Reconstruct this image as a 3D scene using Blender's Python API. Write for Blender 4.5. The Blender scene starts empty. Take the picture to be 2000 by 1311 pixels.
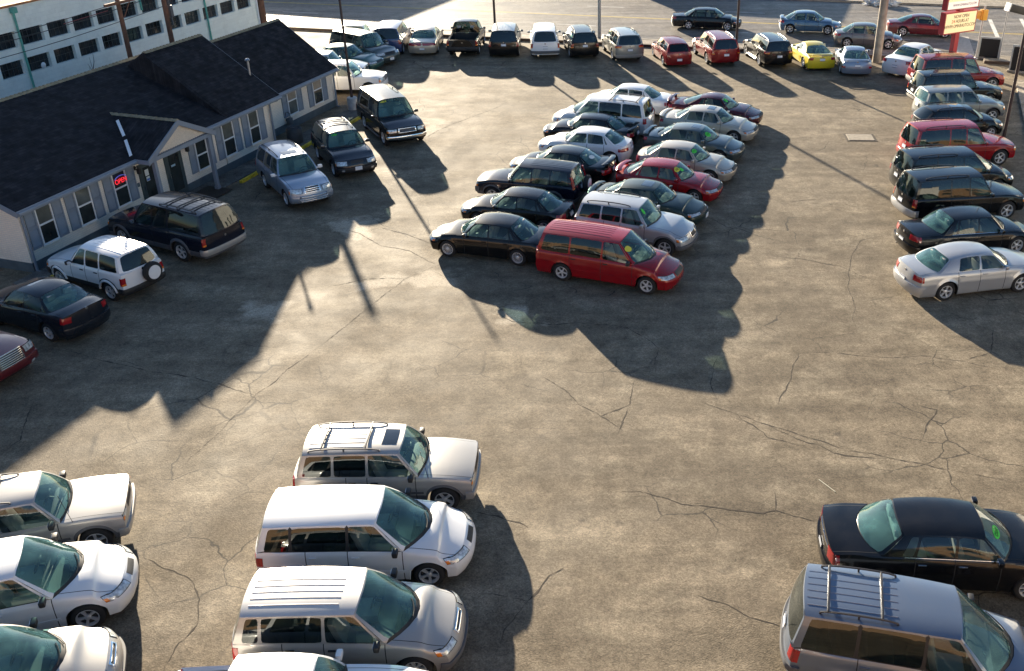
EXPOSURE = 2.06
SUN_STR = 5.0
SKY_STR = .05
import bpy, bmesh, math, random
from mathutils import Vector, Matrix
random.seed(7)
R = math.radians
scene = bpy.context.scene
col = scene.collection

# ------------------------------------------------------------------ materials
MATS = {}
def nodes_of(name):
    m = bpy.data.materials.new(name); m.use_nodes = True
    nt = m.node_tree; nt.nodes.clear()
    out = nt.nodes.new('ShaderNodeOutputMaterial')
    return m, nt, out
def N(nt, t, **kw):
    n = nt.nodes.new(t)
    for k, v in kw.items():
        if k.startswith('i_'): n.inputs[k[2:].replace('_', ' ')].default_value = v
        else: setattr(n, k, v)
    return n
def srgb(c):
    return tuple(((v/12.92) if v <= .04045 else ((v+.055)/1.055)**2.4) for v in c) + (1,)
def mat(name, c, rough=.5, metal=0., coat=0., spec=.5, var=0., vscale=6., bump=0., bscale=60., coat_rough=.03, emit=0.):
    if name in MATS: return MATS[name]
    m, nt, out = nodes_of(name)
    b = N(nt, 'ShaderNodeBsdfPrincipled')
    b.inputs['Base Color'].default_value = (*c, 1)
    b.inputs['Roughness'].default_value = rough
    b.inputs['Metallic'].default_value = metal
    b.inputs['Coat Weight'].default_value = coat
    b.inputs['Coat Roughness'].default_value = coat_rough
    b.inputs['Specular IOR Level'].default_value = spec
    if emit:
        b.inputs['Emission Color'].default_value = (*c, 1); b.inputs['Emission Strength'].default_value = emit
    if var or bump:
        tc = N(nt, 'ShaderNodeTexCoord')
    if var:
        nz = N(nt, 'ShaderNodeTexNoise'); nz.inputs['Scale'].default_value = vscale; nz.inputs['Detail'].default_value = 6
        nt.links.new(tc.outputs['Object'], nz.inputs['Vector'])
        mr = N(nt, 'ShaderNodeMapRange'); mr.inputs[1].default_value = .3; mr.inputs[2].default_value = .7
        mr.inputs[3].default_value = 1-var; mr.inputs[4].default_value = 1+var
        nt.links.new(nz.outputs[0], mr.inputs[0])
        mx = N(nt, 'ShaderNodeMix', data_type='RGBA', blend_type='MULTIPLY'); mx.inputs[0].default_value = 1
        mx.inputs[6].default_value = (*c, 1); nt.links.new(mr.outputs[0], mx.inputs[7])
        nt.links.new(mx.outputs[2], b.inputs['Base Color'])
    if bump:
        nb = N(nt, 'ShaderNodeTexNoise'); nb.inputs['Scale'].default_value = bscale; nb.inputs['Detail'].default_value = 4
        nt.links.new(tc.outputs['Object'], nb.inputs['Vector'])
        bp = N(nt, 'ShaderNodeBump'); bp.inputs['Strength'].default_value = bump; bp.inputs['Distance'].default_value = .02
        nt.links.new(nb.outputs[0], bp.inputs['Height']); nt.links.new(bp.outputs[0], b.inputs['Normal'])
    nt.links.new(b.outputs[0], out.inputs[0]); MATS[name] = m
    return m

def paint(name, c, metal=0., rough=.38, dirt=.05, coat=.9, spec=.5):
    """clear-coated car paint with a faint film of dust over it"""
    key = 'paint_'+name
    if key in MATS: return MATS[key]
    m, nt, out = nodes_of(key)
    b = N(nt, 'ShaderNodeBsdfPrincipled')
    b.inputs['Metallic'].default_value = metal; b.inputs['Roughness'].default_value = rough
    b.inputs['Coat Weight'].default_value = coat; b.inputs['Specular IOR Level'].default_value = spec
    tc = N(nt, 'ShaderNodeTexCoord')
    nz = N(nt, 'ShaderNodeTexNoise'); nz.inputs['Scale'].default_value = 2.3; nz.inputs['Detail'].default_value = 7
    nt.links.new(tc.outputs['Object'], nz.inputs['Vector'])
    mr = N(nt, 'ShaderNodeMapRange'); mr.inputs[1].default_value = .4; mr.inputs[2].default_value = .75
    mr.inputs[3].default_value = 0; mr.inputs[4].default_value = dirt*2
    nt.links.new(nz.outputs[0], mr.inputs[0])
    mx = N(nt, 'ShaderNodeMix', data_type='RGBA'); mx.inputs[6].default_value = (*c, 1); mx.inputs[7].default_value = (.30, .26, .21, 1)
    nt.links.new(mr.outputs[0], mx.inputs[0]); nt.links.new(mx.outputs[2], b.inputs['Base Color'])
    m2 = N(nt, 'ShaderNodeMapRange'); m2.inputs[1].default_value = .35; m2.inputs[2].default_value = .8
    m2.inputs[3].default_value = .03; m2.inputs[4].default_value = .14
    nt.links.new(nz.outputs[0], m2.inputs[0]); nt.links.new(m2.outputs[0], b.inputs['Coat Roughness'])
    nt.links.new(b.outputs[0], out.inputs[0]); MATS[key] = m
    return m

def glass(name, tint, refl=(.9, .97, 1), ior=1.5, film=0.0):
    if name in MATS: return MATS[name]
    m, nt, out = nodes_of(name)
    tr = N(nt, 'ShaderNodeBsdfTransparent'); tr.inputs[0].default_value = (*tint, 1)
    gl = N(nt, 'ShaderNodeBsdfGlossy'); gl.inputs['Color'].default_value = (*refl, 1); gl.inputs['Roughness'].default_value = .015
    lw = N(nt, 'ShaderNodeLayerWeight'); lw.inputs[0].default_value = .5
    pw = N(nt, 'ShaderNodeMath', operation='POWER'); pw.inputs[1].default_value = 4.2; nt.links.new(lw.outputs['Facing'], pw.inputs[0])
    fr = N(nt, 'ShaderNodeMapRange'); fr.inputs[3].default_value = .055; fr.inputs[4].default_value = 1.; nt.links.new(pw.outputs[0], fr.inputs[0])
    mx = N(nt, 'ShaderNodeMixShader'); nt.links.new(fr.outputs[0], mx.inputs[0])
    base = tr
    if film:   # patchy teal film painting the sky's glow into the glass
        df = N(nt, 'ShaderNodeBsdfDiffuse'); df.inputs[0].default_value = (.26, .60, .60, 1)
        tl = N(nt, 'ShaderNodeBsdfTranslucent'); tl.inputs[0].default_value = (.34, .60, .57, 1)
        ad = N(nt, 'ShaderNodeMixShader'); ad.inputs[0].default_value = .5
        nt.links.new(df.outputs[0], ad.inputs[1]); nt.links.new(tl.outputs[0], ad.inputs[2])
        tc = N(nt, 'ShaderNodeTexCoord'); nz = N(nt, 'ShaderNodeTexNoise'); nz.inputs['Scale'].default_value = 2.2; nz.inputs['Detail'].default_value = 4
        nt.links.new(tc.outputs['Object'], nz.inputs['Vector'])
        mr = N(nt, 'ShaderNodeMapRange'); mr.inputs[1].default_value = .3; mr.inputs[2].default_value = .75
        mr.inputs[3].default_value = film*.4; mr.inputs[4].default_value = film*1.6
        nt.links.new(nz.outputs[0], mr.inputs[0])
        fm = N(nt, 'ShaderNodeMixShader'); nt.links.new(mr.outputs[0], fm.inputs[0])
        nt.links.new(tr.outputs[0], fm.inputs[1]); nt.links.new(ad.outputs[0], fm.inputs[2]); base = fm
    nt.links.new(base.outputs[0], mx.inputs[1]); nt.links.new(gl.outputs[0], mx.inputs[2])
    nt.links.new(mx.outputs[0], out.inputs[0]); MATS[name] = m
    return m

M_WIND = glass('windshield_glass', (.46, .66, .64), film=.24)
M_SIDE = glass('side_glass', (.48, .54, .53), film=.03)
M_DARK = glass('privacy_glass', (.05, .055, .06), film=.015)
M_LENS = glass('lamp_lens', (.8, .85, .9), film=.12)
M_TYRE = mat('tyre_rubber', (.018, .018, .019), .85, bump=.2)
M_RIM = mat('alloy_rim', (.68, .69, .71), .32, .45, var=.12, vscale=9)
M_RIMD = mat('rim_shadow', (.05, .05, .05), .6, .3)
M_BLACK = mat('black_plastic', (.018, .018, .02), .55)
M_TRIM = mat('grey_plastic', (.09, .092, .10), .6)
M_UNDER = mat('underbody', (.012, .012, .012), .9)
M_SEAM = mat('panel_gap', (.012, .012, .013), .8)
M_CHROME = mat('chrome', (.75, .76, .78), .10, 1.)
M_SEATG = mat('seat_grey', (.36, .36, .35), .85)
M_SEATT = mat('seat_tan', (.50, .42, .32), .85)
M_INT = mat('cabin_dark', (.035, .035, .038), .8)
M_DASH = mat('dash_board', (.045, .047, .05), .65)
M_RED = mat('tail_lens', (.30, .006, .010), .12, coat=.8)
M_AMBER = mat('amber_lens', (.75, .20, .02), .15, coat=.8)
M_WHITEL = mat('reverse_lens', (.6, .58, .56), .15, coat=.8)
M_REFL = mat('lamp_reflector', (.72, .74, .76), .18, .6, coat=1)
M_HEAD = mat('headlamp_lens', (.50, .55, .58), .08, .25, coat=1, var=.5, vscale=14)
M_PLATE = mat('plate_white', (.72, .74, .76), .45)
M_PLATEF = mat('plate_frame', (.10, .12, .2), .5)
M_GREEN = mat('sticker_green', (.06, .62, .06), .6, emit=.0)
M_YELL = mat('sticker_yellow', (.62, .58, .06), .6)
M_PAPER = mat('paper', (.72, .74, .72), .7)
M_RACK = mat('roof_rack_dark', (.03, .03, .033), .4)

# ------------------------------------------------------------------ object helpers
def mesh_from(name, verts, faces, mats, fm=None, smooth=None, merge=False):
    me = bpy.data.meshes.new(name)
    me.from_pydata([tuple(v) for v in verts], [], faces)
    for m in (mats if isinstance(mats, (list, tuple)) else [mats]): me.materials.append(m)
    if fm:
        for p, k in zip(me.polygons, fm): p.material_index = k
    if merge:
        bm = bmesh.new(); bm.from_mesh(me); bmesh.ops.remove_doubles(bm, verts=bm.verts, dist=.0006); bmesh.ops.recalc_face_normals(bm, faces=bm.faces)
        bm.to_mesh(me); bm.free()
    if smooth is not None:
        me.polygons.foreach_set('use_smooth', [True]*len(me.polygons))
        me.set_sharp_from_angle(angle=R(smooth))
    me.update()
    return me
def link(name, me, parent=None, loc=None, rot=None, **props):
    o = bpy.data.objects.new(name, me); col.objects.link(o)
    if parent: o.parent = parent
    if loc: o.location = loc
    if rot: o.rotation_euler = rot
    for k, v in props.items(): o[k] = v
    return o
def thing(name, label, cat, loc, rotz=0, group=None):
    o = link(name, None, None, loc, (0, 0, rotz), label=label, category=cat)
    if group: o['group'] = group
    return o
class MB:
    """collects shapes for one mesh"""
    def __init__(s): s.v = []; s.f = []; s.m = []
    def add(s, verts, faces, mi=0):
        b = len(s.v); s.v += [tuple(v) for v in verts]
        s.f += [tuple(b+i for i in f) for f in faces]; s.m += [mi]*len(faces); return s
    def box(s, x0, x1, y0, y1, z0, z1, mi=0, bev=0.0):
        if bev:
            bm = bmesh.new(); bmesh.ops.create_cube(bm, size=1)
            for v in bm.verts:
                v.co = ((x0+x1)/2+v.co.x*(x1-x0), (y0+y1)/2+v.co.y*(y1-y0), (z0+z1)/2+v.co.z*(z1-z0))
            bmesh.ops.bevel(bm, geom=bm.edges[:], offset=bev, segments=2, affect='EDGES', profile=.6)
            bm.verts.index_update()
            r = s.add([v.co[:] for v in bm.verts], [[v.index for v in f.verts] for f in bm.faces], mi); bm.free(); return r
        v = [(x, y, z) for x in (x0, x1) for y in (y0, y1) for z in (z0, z1)]
        return s.add(v, [(0, 1, 3, 2), (4, 6, 7, 5), (0, 4, 5, 1), (2, 3, 7, 6), (0, 2, 6, 4), (1, 5, 7, 3)], mi)
    def tube(s, pts, r, n=8, mi=0, cap=True):
        pts = [Vector(p) for p in pts]; rr = r if isinstance(r, (list, tuple)) else [r]*len(pts)
        vs = []; fs = []
        for i, p in enumerate(pts):
            t = (pts[min(i+1, len(pts)-1)]-pts[max(i-1, 0)]).normalized()
            a = t.cross(Vector((0, 0, 1)) if abs(t.z) < .95 else Vector((1, 0, 0))).normalized(); b = t.cross(a)
            for k in range(n):
                th = 2*math.pi*k/n; vs.append(p+(a*math.cos(th)+b*math.sin(th))*rr[i])
        for i in range(len(pts)-1):
            for k in range(n): fs.append((i*n+k, i*n+(k+1) % n, (i+1)*n+(k+1) % n, (i+1)*n+k))
        if cap: fs += [tuple(range(n))[::-1], tuple(range((len(pts)-1)*n, len(pts)*n))]
        return s.add(vs, fs, mi)
    def lathe(s, prof, n=24, mi=0, axis='z', c=(0, 0, 0)):
        vs = []; fs = []
        for (r, h) in prof:
            for k in range(n):
                a = 2*math.pi*k/n; x, y = r*math.cos(a), r*math.sin(a)
                vs.append((c[0]+x, c[1]+y, c[2]+h) if axis == 'z' else (c[0]+x, c[1]+h, c[2]+y))
        for i in range(len(prof)-1):
            for k in range(n): fs.append((i*n+k, i*n+(k+1) % n, (i+1)*n+(k+1) % n, (i+1)*n+k))
        return s.add(vs, fs, mi)
    def grid(s, rows, mi=0, flip=False):
        n = len(rows[0]); vs = [p for r in rows for p in r]; fs = []
        for i in range(len(rows)-1):
            for k in range(n-1):
                q = (i*n+k, i*n+k+1, (i+1)*n+k+1, (i+1)*n+k); fs.append(q[::-1] if flip else q)
        return s.add(vs, fs, mi)
    def obj(s, name, mats, parent=None, smooth=None, merge=False, **kw):
        return link(name, mesh_from(name, s.v, s.f, mats, s.m, smooth, merge), parent, **kw)

def sm(t): t = max(0., min(1., t)); return t*t*(3-2*t)
def lerp(a, b, t): return a+(b-a)*t
def pchip(pts):
    xs = [p[0] for p in pts]; ys = [p[1] for p in pts]; n = len(xs)
    h = [xs[i+1]-xs[i] for i in range(n-1)]; d = [(ys[i+1]-ys[i])/h[i] for i in range(n-1)]
    m = [0]*n; m[0] = d[0]; m[-1] = d[-1]
    for i in range(1, n-1):
        if d[i-1]*d[i] <= 0: m[i] = 0
        else:
            w1 = 2*h[i]+h[i-1]; w2 = h[i]+2*h[i-1]; m[i] = (w1+w2)/(w1/d[i-1]+w2/d[i])
    def f(x):
        if x <= xs[0]: return ys[0]
        if x >= xs[-1]: return ys[-1]
        i = 0
        while x > xs[i+1]: i += 1
        t = (x-xs[i])/h[i]; t2 = t*t; t3 = t2*t
        return (2*t3-3*t2+1)*ys[i]+(t3-2*t2+t)*h[i]*m[i]+(-2*t3+3*t2)*ys[i+1]+(t3-t2)*h[i]*m[i+1]
    return f

# ------------------------------------------------------------------ wheels (shared meshes)
WHEELS = {}
def wheel_mesh(rad, style):
    k = (round(rad, 2), style)
    if k in WHEELS: return WHEELS[k]
    w = .105; rr = rad*.66
    t = MB(); t.lathe([(rr-.02, -w*.7), (rr, -w), (rr+.03, -w*1.02), (rad-.035, -w*.98), (rad-.008, -w*.72), (rad, -w*.4), (rad, w*.4), (rad-.008, w*.72),
                       (rad-.035, w*.98), (rr+.03, w*1.02), (rr, w), (rr-.02, w*.7)], 32, 0, 'y')
    tm = mesh_from('wheel', t.v, t.f, M_TYRE, None, 50)
    b = MB(); yo = w*.86
    b.lathe([(rr, yo+.012), (rr-.018, yo+.014), (rr-.03, yo-.015), (rr-.035, yo-.07)], 32, 0, 'y')
    b.lathe([(rr-.033, yo-.06), (.001, yo-.06)], 32, 1, 'y')
    b.lathe([(.062, yo-.06), (.062, yo-.012), (.05, yo-.004), (.001, yo-.002)], 16, 0, 'y')
    n, wd = {'five': (5, .058), 'six': (6, .05), 'multi': (14, .016), 'ten': (10, .026), 'steel': (8, .055), 'cover': (7, .062)}[style]
    for i in range(n):
        a = 2*math.pi*i/n
        ca, sa = math.cos(a), math.sin(a)
        def P(r, t, y): return (r*ca-t*sa, y, r*sa+t*ca)
        r0, r1 = .05, rr-.022; w0, w1 = wd*.72, wd*1.05
        b.add([P(r0, -w0/2, yo-.016), P(r0, w0/2, yo-.016), P(r1, w1/2, yo+.0), P(r1, -w1/2, yo+.0),
               P(r0, -w0/2, yo-.05), P(r0, w0/2, yo-.05), P(r1, w1/2, yo-.05), P(r1, -w1/2, yo-.05)],
              [(0, 1, 2, 3), (0, 4, 5, 1), (1, 5, 6, 2), (2, 6, 7, 3), (3, 7, 4, 0)], 0)
    rm = mesh_from('rim', b.v, b.f, [M_RIM, M_RIMD], b.m, 35)
    WHEELS[k] = (tm, rm); return WHEELS[k]
# ------------------------------------------------------------------ vehicles
TYPES = {
 'sedan': dict(L=4.75, W=1.80, H=1.42, wb=2.70, fo=.95, R=.32, zs=.20, zn=.70, zw=.96, zbf=.90, zbr=.93, zd=.93, zd0=.99,
   cw=-.28, cs=-.62, rf=-1.02, rr=.38, bb=-.42, bs=-.12, tr=.66, crown=.055, roofdrop=.05, cf=.30, bt=.20, cr=.20, btr=.10, tn=.07, tt=.05,
   pil=[(-1.60, -1.56), (-2.42, -2.30)], prof='s', fm=.02),
 'coupe': dict(L=4.6, W=1.82, H=1.35, wb=2.68, fo=.95, R=.33, zs=.19, zn=.68, zw=.94, zbf=.88, zbr=.92, zd=.92, zd0=.98,
   cw=-.32, cs=-.66, rf=-1.10, rr=.55, bb=-.45, bs=-.10, tr=.63, crown=.055, roofdrop=.06, cf=.32, bt=.20, cr=.24, btr=.10, tn=.08, tt=.06,
   pil=[(-1.95, -1.85)], prof='s', fm=.02),
 'suv': dict(L=4.6, W=1.83, H=1.74, wb=2.65, fo=.87, R=.36, zs=.32, zn=.92, zw=1.10, zbf=1.05, zbr=1.10, zd=1.10, zd0=1.10,
   cw=-.50, cs=-.72, rf=-1.15, rr=None, bb=None, bs=None, tr=.72, crown=.06, roofdrop=.03, cf=.17, bt=.09, cr=.10, btr=.05, tn=.05, tt=.03,
   pil=[(-1.72, -1.70), (-2.50, -2.48)], prof='u', fm=.025),
 'minivan': dict(L=5.09, W=1.96, H=1.75, wb=3.03, fo=.98, R=.33, zs=.22, zn=.76, zw=1.07, zbf=1.01, zbr=1.04, zd=1.04, zd0=1.04,
   cw=.02, cs=-.48, rf=-1.05, rr=None, bb=None, bs=None, tr=.74, crown=.065, roofdrop=.03, cf=.30, bt=.20, cr=.13, btr=.05, tn=.08, tt=.03,
   pil=[(-1.62, -1.60), (-2.78, -2.76)], prof='u', fm=.022),
 'hatch': dict(L=4.3, W=1.72, H=1.49, wb=2.5, fo=.85, R=.31, zs=.2, zn=.74, zw=1.0, zbf=.93, zbr=.98, zd=.98, zd0=.98,
   cw=-.22, cs=-.55, rf=-.98, rr=None, bb=None, bs=None, tr=.69, crown=.06, roofdrop=.06, cf=.28, bt=.18, cr=.16, btr=.06, tn=.07, tt=.05,
   pil=[(-1.50, -1.46), (-2.28, -2.22)], prof='s', fm=.02),
 'pickup': dict(L=5.4, W=1.98, H=1.82, wb=3.35, fo=.92, R=.38, zs=.36, zn=.98, zw=1.16, zbf=1.10, zbr=1.12, zd=1.12, zd0=1.12,
   cw=-.52, cs=-.72, rf=-1.12, rr=1.30, bb=1.20, bs=1.22, tr=.74, crown=.06, roofdrop=.02, cf=.14, bt=.08, cr=.05, btr=.02, tn=.04, tt=.01,
   pil=[(-1.72, -1.70)], prof='u', fm=.02),
}
PROF = {'s': [(0, .945), (.06, .965), (.2, .985), (.4, .994), (.60, 1.002), (.65, .990), (.76, .98), (.86, .962), (.94, .935), (1, .90)],
        'u': [(0, .94), (.06, .97), (.22, .99), (.45, .996), (.62, 1.003), (.67, .993), (.78, .987), (.9, .972), (.96, .955), (1, .93)]}
SEDANS = ('sedan', 'coupe')

class Shape:
    def __init__(s, typ, **ov):
        p = dict(TYPES[typ]); p.update(ov); s.typ = typ
        s.__dict__.update(p)
        s.xf = s.L/2-s.fo; s.xr = s.xf-s.wb; s.h = s.L/2
        for k in ('cw', 'cs', 'rf'): setattr(s, k, getattr(s, k)+s.xf)
        if s.rr is None:
            s.rr = -s.h+.30+.10*(s.H-1.4); s.bb = -s.h+.05; s.bs = -s.h+.16
            if typ == 'hatch': s.rr = -s.h+.62
            s.rr = ov.get('rr_off', s.rr+s.h)-s.h
        else: s.rr += s.xr; s.bb += s.xr; s.bs += s.xr
        s.lines = [(s.cs, s.rf)]+[(a+s.xf, b+s.xf) for a, b in s.pil]
        s.pr = pchip(PROF[s.prof])
        zn, zw, zd = s.zn, s.zw, s.zd
        hp = {'minivan': 1.15, 'suv': 2.0, 'pickup': 2.2}.get(s.typ, 1.7)
        hc = [(lerp(s.cw, s.h, u), zn+(zw-zn)*(1-u**hp)) for u in (.2, .4, .6, .8, 1.)]
        dk = .05 if s.typ in SEDANS else .015
        s.zsh = pchip([(-s.h, zd-dk-.02), (min(s.bs, -s.h+.5) if s.typ in SEDANS else s.bs, s.zbr), (s.cs, s.zbf)]+[(lerp(s.cs, s.h, u), zn-.05+(s.zbf-zn+.05)*(1-u**hp)) for u in (.2, .4, .6, .8, 1.)])
        if s.typ in SEDANS: s.zc = pchip([(-s.h, zd), (s.bb, s.zd0), (s.cw, zw)]+hc)
        else: s.zc = pchip([(-s.h, zd), (s.bs, s.zd0), (s.cw, zw)]+hc)
        s.Ra = s.R+.055; s.flare = getattr(s, 'flare', .012)
        s.dark_low = getattr(s, 'dark_low', 0)
    def w(s, x):
        y = s.W/2
        t = (x-(s.xf-.15))/(s.h-s.xf+.15)
        if t > 0: y *= 1-s.tn*t*t
        t = (s.xr+.15-x)/(s.xr+.15+s.h)
        if t > 0: y *= 1-s.tt*t*t
        return y
    def side(s, x, z):
        v = (z-s.zs)/(s.zsh(x)-s.zs); y = s.w(x)*s.pr(max(0, min(1, v)))
        for xc in (s.xf, s.xr):
            r = math.hypot(x-xc, z-s.R); y += s.flare*math.exp(-((r-s.Ra)/.06)**2)
        return y
    def dF(s, y, z):
        yn = s.w(s.h); d = -s.cf*min(1.1, abs(y)/yn)**3
        if z > .5: d -= s.bt*((z-.5)/(s.zn-.5+1e-6))**2
        else: d -= .09*((.5-z)/(.5-s.zs))**2
        return d
    def dR(s, y, z):
        yn = s.w(-s.h); d = -s.cr*min(1.1, abs(y)/yn)**3
        if z > .5: d -= s.btr*((z-.5)/(s.zd-.5))**2
        else: d -= .07*((.5-z)/(.5-s.zs))**2
        return d
    def warp(s, x, y, z):
        a = sm((x-(s.h-.8))/.8); b = sm((-x-(s.h-.8))/.8)
        if a > 0: x += a*s.dF(y, z)
        if b > 0: x -= b*s.dR(y, z)
        return x
    def S(s, x, z, sg=1, off=0):      # a point on the body side at station x
        y = s.side(x, z); return Vector((s.warp(x, y, z), sg*(y+off), z))
    def pF(s, p, z):                  # round the nose: |p|<1 across the front, beyond along the side
        sg = -1 if p < 0 else 1; p = abs(p); ye = s.side(s.h, z)
        if p <= 1: y = p*ye; return Vector((s.h+s.dF(y, z), sg*y, z))
        x = s.h-(p-1); y = s.side(x, z); return Vector((s.warp(x, y, z), sg*y, z))
    def pR(s, p, z):
        sg = -1 if p < 0 else 1; p = abs(p); ye = s.side(-s.h, z)
        if p <= 1: y = p*ye; return Vector((-s.h-s.dR(y, z), sg*y, z))
        x = -s.h+(p-1); y = s.side(x, z); return Vector((s.warp(x, y, z), sg*y, z))
    def zb(s, x):                     # lower edge with the wheel arches cut out
        z = s.zs; xw = s.warp(x, s.side(x, s.zs+.1), s.zs+.1)
        for xc in (s.xf, s.xr):
            d = abs(xw-xc)
            if d < s.Ra: z = max(z, s.R+math.sqrt(s.Ra**2-d*d))
        return z
    # ---- greenhouse
    def yb(s, x): return s.side(x, s.zsh(x))-.004
    def yt(s, x):
        t = (x-s.rr)/(s.rf-s.rr); return s.W/2*s.tr*(1-.05*(2*t-1)**2*(1 if t > .5 else .6))
    def zroof(s, x):
        t = (x-s.rr)/(s.rf-s.rr); return s.H-s.roofdrop*(2*(t-.55))**2*(1.0 if t < .55 else 1.15)
    def zt(s, x): return s.zroof(x)-s.crown
    def G(s, line, k):                # greenhouse side: line=(x bottom, x top), k 0..1 upwards
        xb, xt = line; b = s.yb(xb); t = s.yt(xt)
        return Vector((lerp(xb, xt, k), lerp(b, t, k)+.022*math.sin(math.pi*k), lerp(s.zsh(xb)-.006, s.zt(xt), k)))
    def side_cell(s, l0, l1):         # a runs rearwards from l0 to l1
        def P(a, b, sg=1):
            l = (lerp(l0[0], l1[0], a), lerp(l0[1], l1[1], a)); q = s.G(l, b); q.y *= sg; return q
        return P
    def wind(s, u, k):
        c = 2*u-1
        yb, yt = s.yb(s.cs), s.yt(s.rf)
        xb = lerp(s.cw, s.cs, abs(c)**2.0); zb = lerp(s.zw-.004, s.zsh(s.cs)-.006, abs(c)**2.2)
        xt = s.rf+.05*(1-c*c); zt = s.zt(s.rf)+s.crown*(1-abs(c)**3)
        return Vector((lerp(xb, xt, k), c*lerp(yb, yt, k)+math.copysign(.022*math.sin(math.pi*k)*abs(c)**6, c), lerp(zb, zt, k)+.028*math.sin(math.pi*k)))
    def back(s, u, k):
        c = 2*u-1
        yb, yt = s.yb(s.bs), s.yt(s.rr)
        xb = lerp(s.bb, s.bs, abs(c)**2.4); zb = lerp(s.zd0-.004, s.zsh(s.bs)-.006, abs(c)**2.2)
        xt = s.rr-.05*(1-c*c); zt = s.zt(s.rr)+s.crown*(1-abs(c)**3)
        return Vector((lerp(xb, xt, k), c*lerp(yb, yt, k)+math.copysign(.022*math.sin(math.pi*k)*abs(c)**6, c), lerp(zb, zt, k)+.022*math.sin(math.pi*k)))
    def roof(s, t, c):                # t 0 rear..1 front, c -1..1
        x = lerp(s.rr-.05*(1-c*c), s.rf+.05*(1-c*c), t); xs = lerp(s.rr, s.rf, t)
        return Vector((x, c*s.yt(xs), s.zt(xs)+s.crown*(1-abs(c)**3)))

def cell_loops(l, r, b, t, rx, ry, n=8):
    per = []
    for k in range(n): per.append((k/n, 0))
    for k in range(n): per.append((1, k/n))
    for k in range(n): per.append((1-k/n, 1))
    for k in range(n): per.append((0, 1-k/n))
    inn = []
    for (u, v) in per:
        x, y = lerp(l, 1-r, u), lerp(b, 1-t, v)
        cx = l+rx if x < l+rx else (1-r-rx if x > 1-r-rx else None); cy = b+ry if y < b+ry else (1-t-ry if y > 1-t-ry else None)
        if cx is not None and cy is not None:
            dx, dy = (x-cx)/rx, (y-cy)/ry
            x, y = cx+rx*dx*math.sqrt(max(0, 1-dy*dy/2)), cy+ry*dy*math.sqrt(max(0, 1-dx*dx/2))
        inn.append((x, y))
    return per, inn
def add_cell(mb, gl, P, sz, m, rad, mi=0, dark=''):
    """frame between the cell border and a rounded window; the pane goes to gl. m = margins l,r,b,t in metres"""
    wu = sz[0]; hv = sz[1]
    l, r, b, t = m[0]/wu, m[1]/wu, m[2]/hv, m[3]/hv
    per, inn = cell_loops(l, r, b, t, min(rad/wu, (1-l-r)*.45), min(rad/hv, (1-b-t)*.45))
    n = len(per)
    V = [P(*q) for q in per]+[P(*q) for q in inn]
    q_ = n//4
    for i in range(n): mb.add([V[i], V[(i+1) % n], V[n+(i+1) % n], V[n+i]], [(0, 1, 2, 3)], 5 if 'brtl'[i//q_] in dark else mi)
    cx = sum(q[0] for q in inn)/n; cy = sum(q[1] for q in inn)/n
    V = []; F = []
    for k, s in enumerate((1, .72, .4, .12)): V += [P(lerp(cx, q[0], s), lerp(cy, q[1], s)) for q in inn]
    for k in range(3): F += [(k*n+i, k*n+(i+1) % n, (k+1)*n+(i+1) % n, (k+1)*n+i) for i in range(n)]
    F.append(tuple(range(3*n, 4*n)))
    gl.add(V, F)
def patch(fn, na, nb, off, skirt=.03, both=None):
    """a thin lens or panel lying proud of a body surface: fn(a,b) -> point"""
    e = 1e-3; rows = []; low = []
    for i in range(na+1):
        r = []; q = []
        for j in range(nb+1):
            a, b = i/na, j/nb; p = fn(a, b)
            da = fn(min(1, a+e), b)-fn(max(0, a-e), b); db = fn(a, min(1, b+e))-fn(a, max(0, b-e))
            nrm = da.cross(db); nrm.normalize()
            edge = (i in (0, na)) or (j in (0, nb))
            r.append(p+nrm*off*(.75 if edge else 1)); q.append(p-nrm*skirt)
        rows.append(r); low.append(q)
    mb = MB(); mb.grid(rows)
    ring = [(i, 0) for i in range(na)]+[(na, j) for j in range(nb)]+[(i, nb) for i in range(na, 0, -1)]+[(0, j) for j in range(nb, 0, -1)]
    V = [rows[i][j] for i, j in ring]+[low[i][j] for i, j in ring]; n = len(ring)
    mb.add(V, [((k+1) % n, k, n+k, n+(k+1) % n) for k in range(n)])
    return mb

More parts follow.
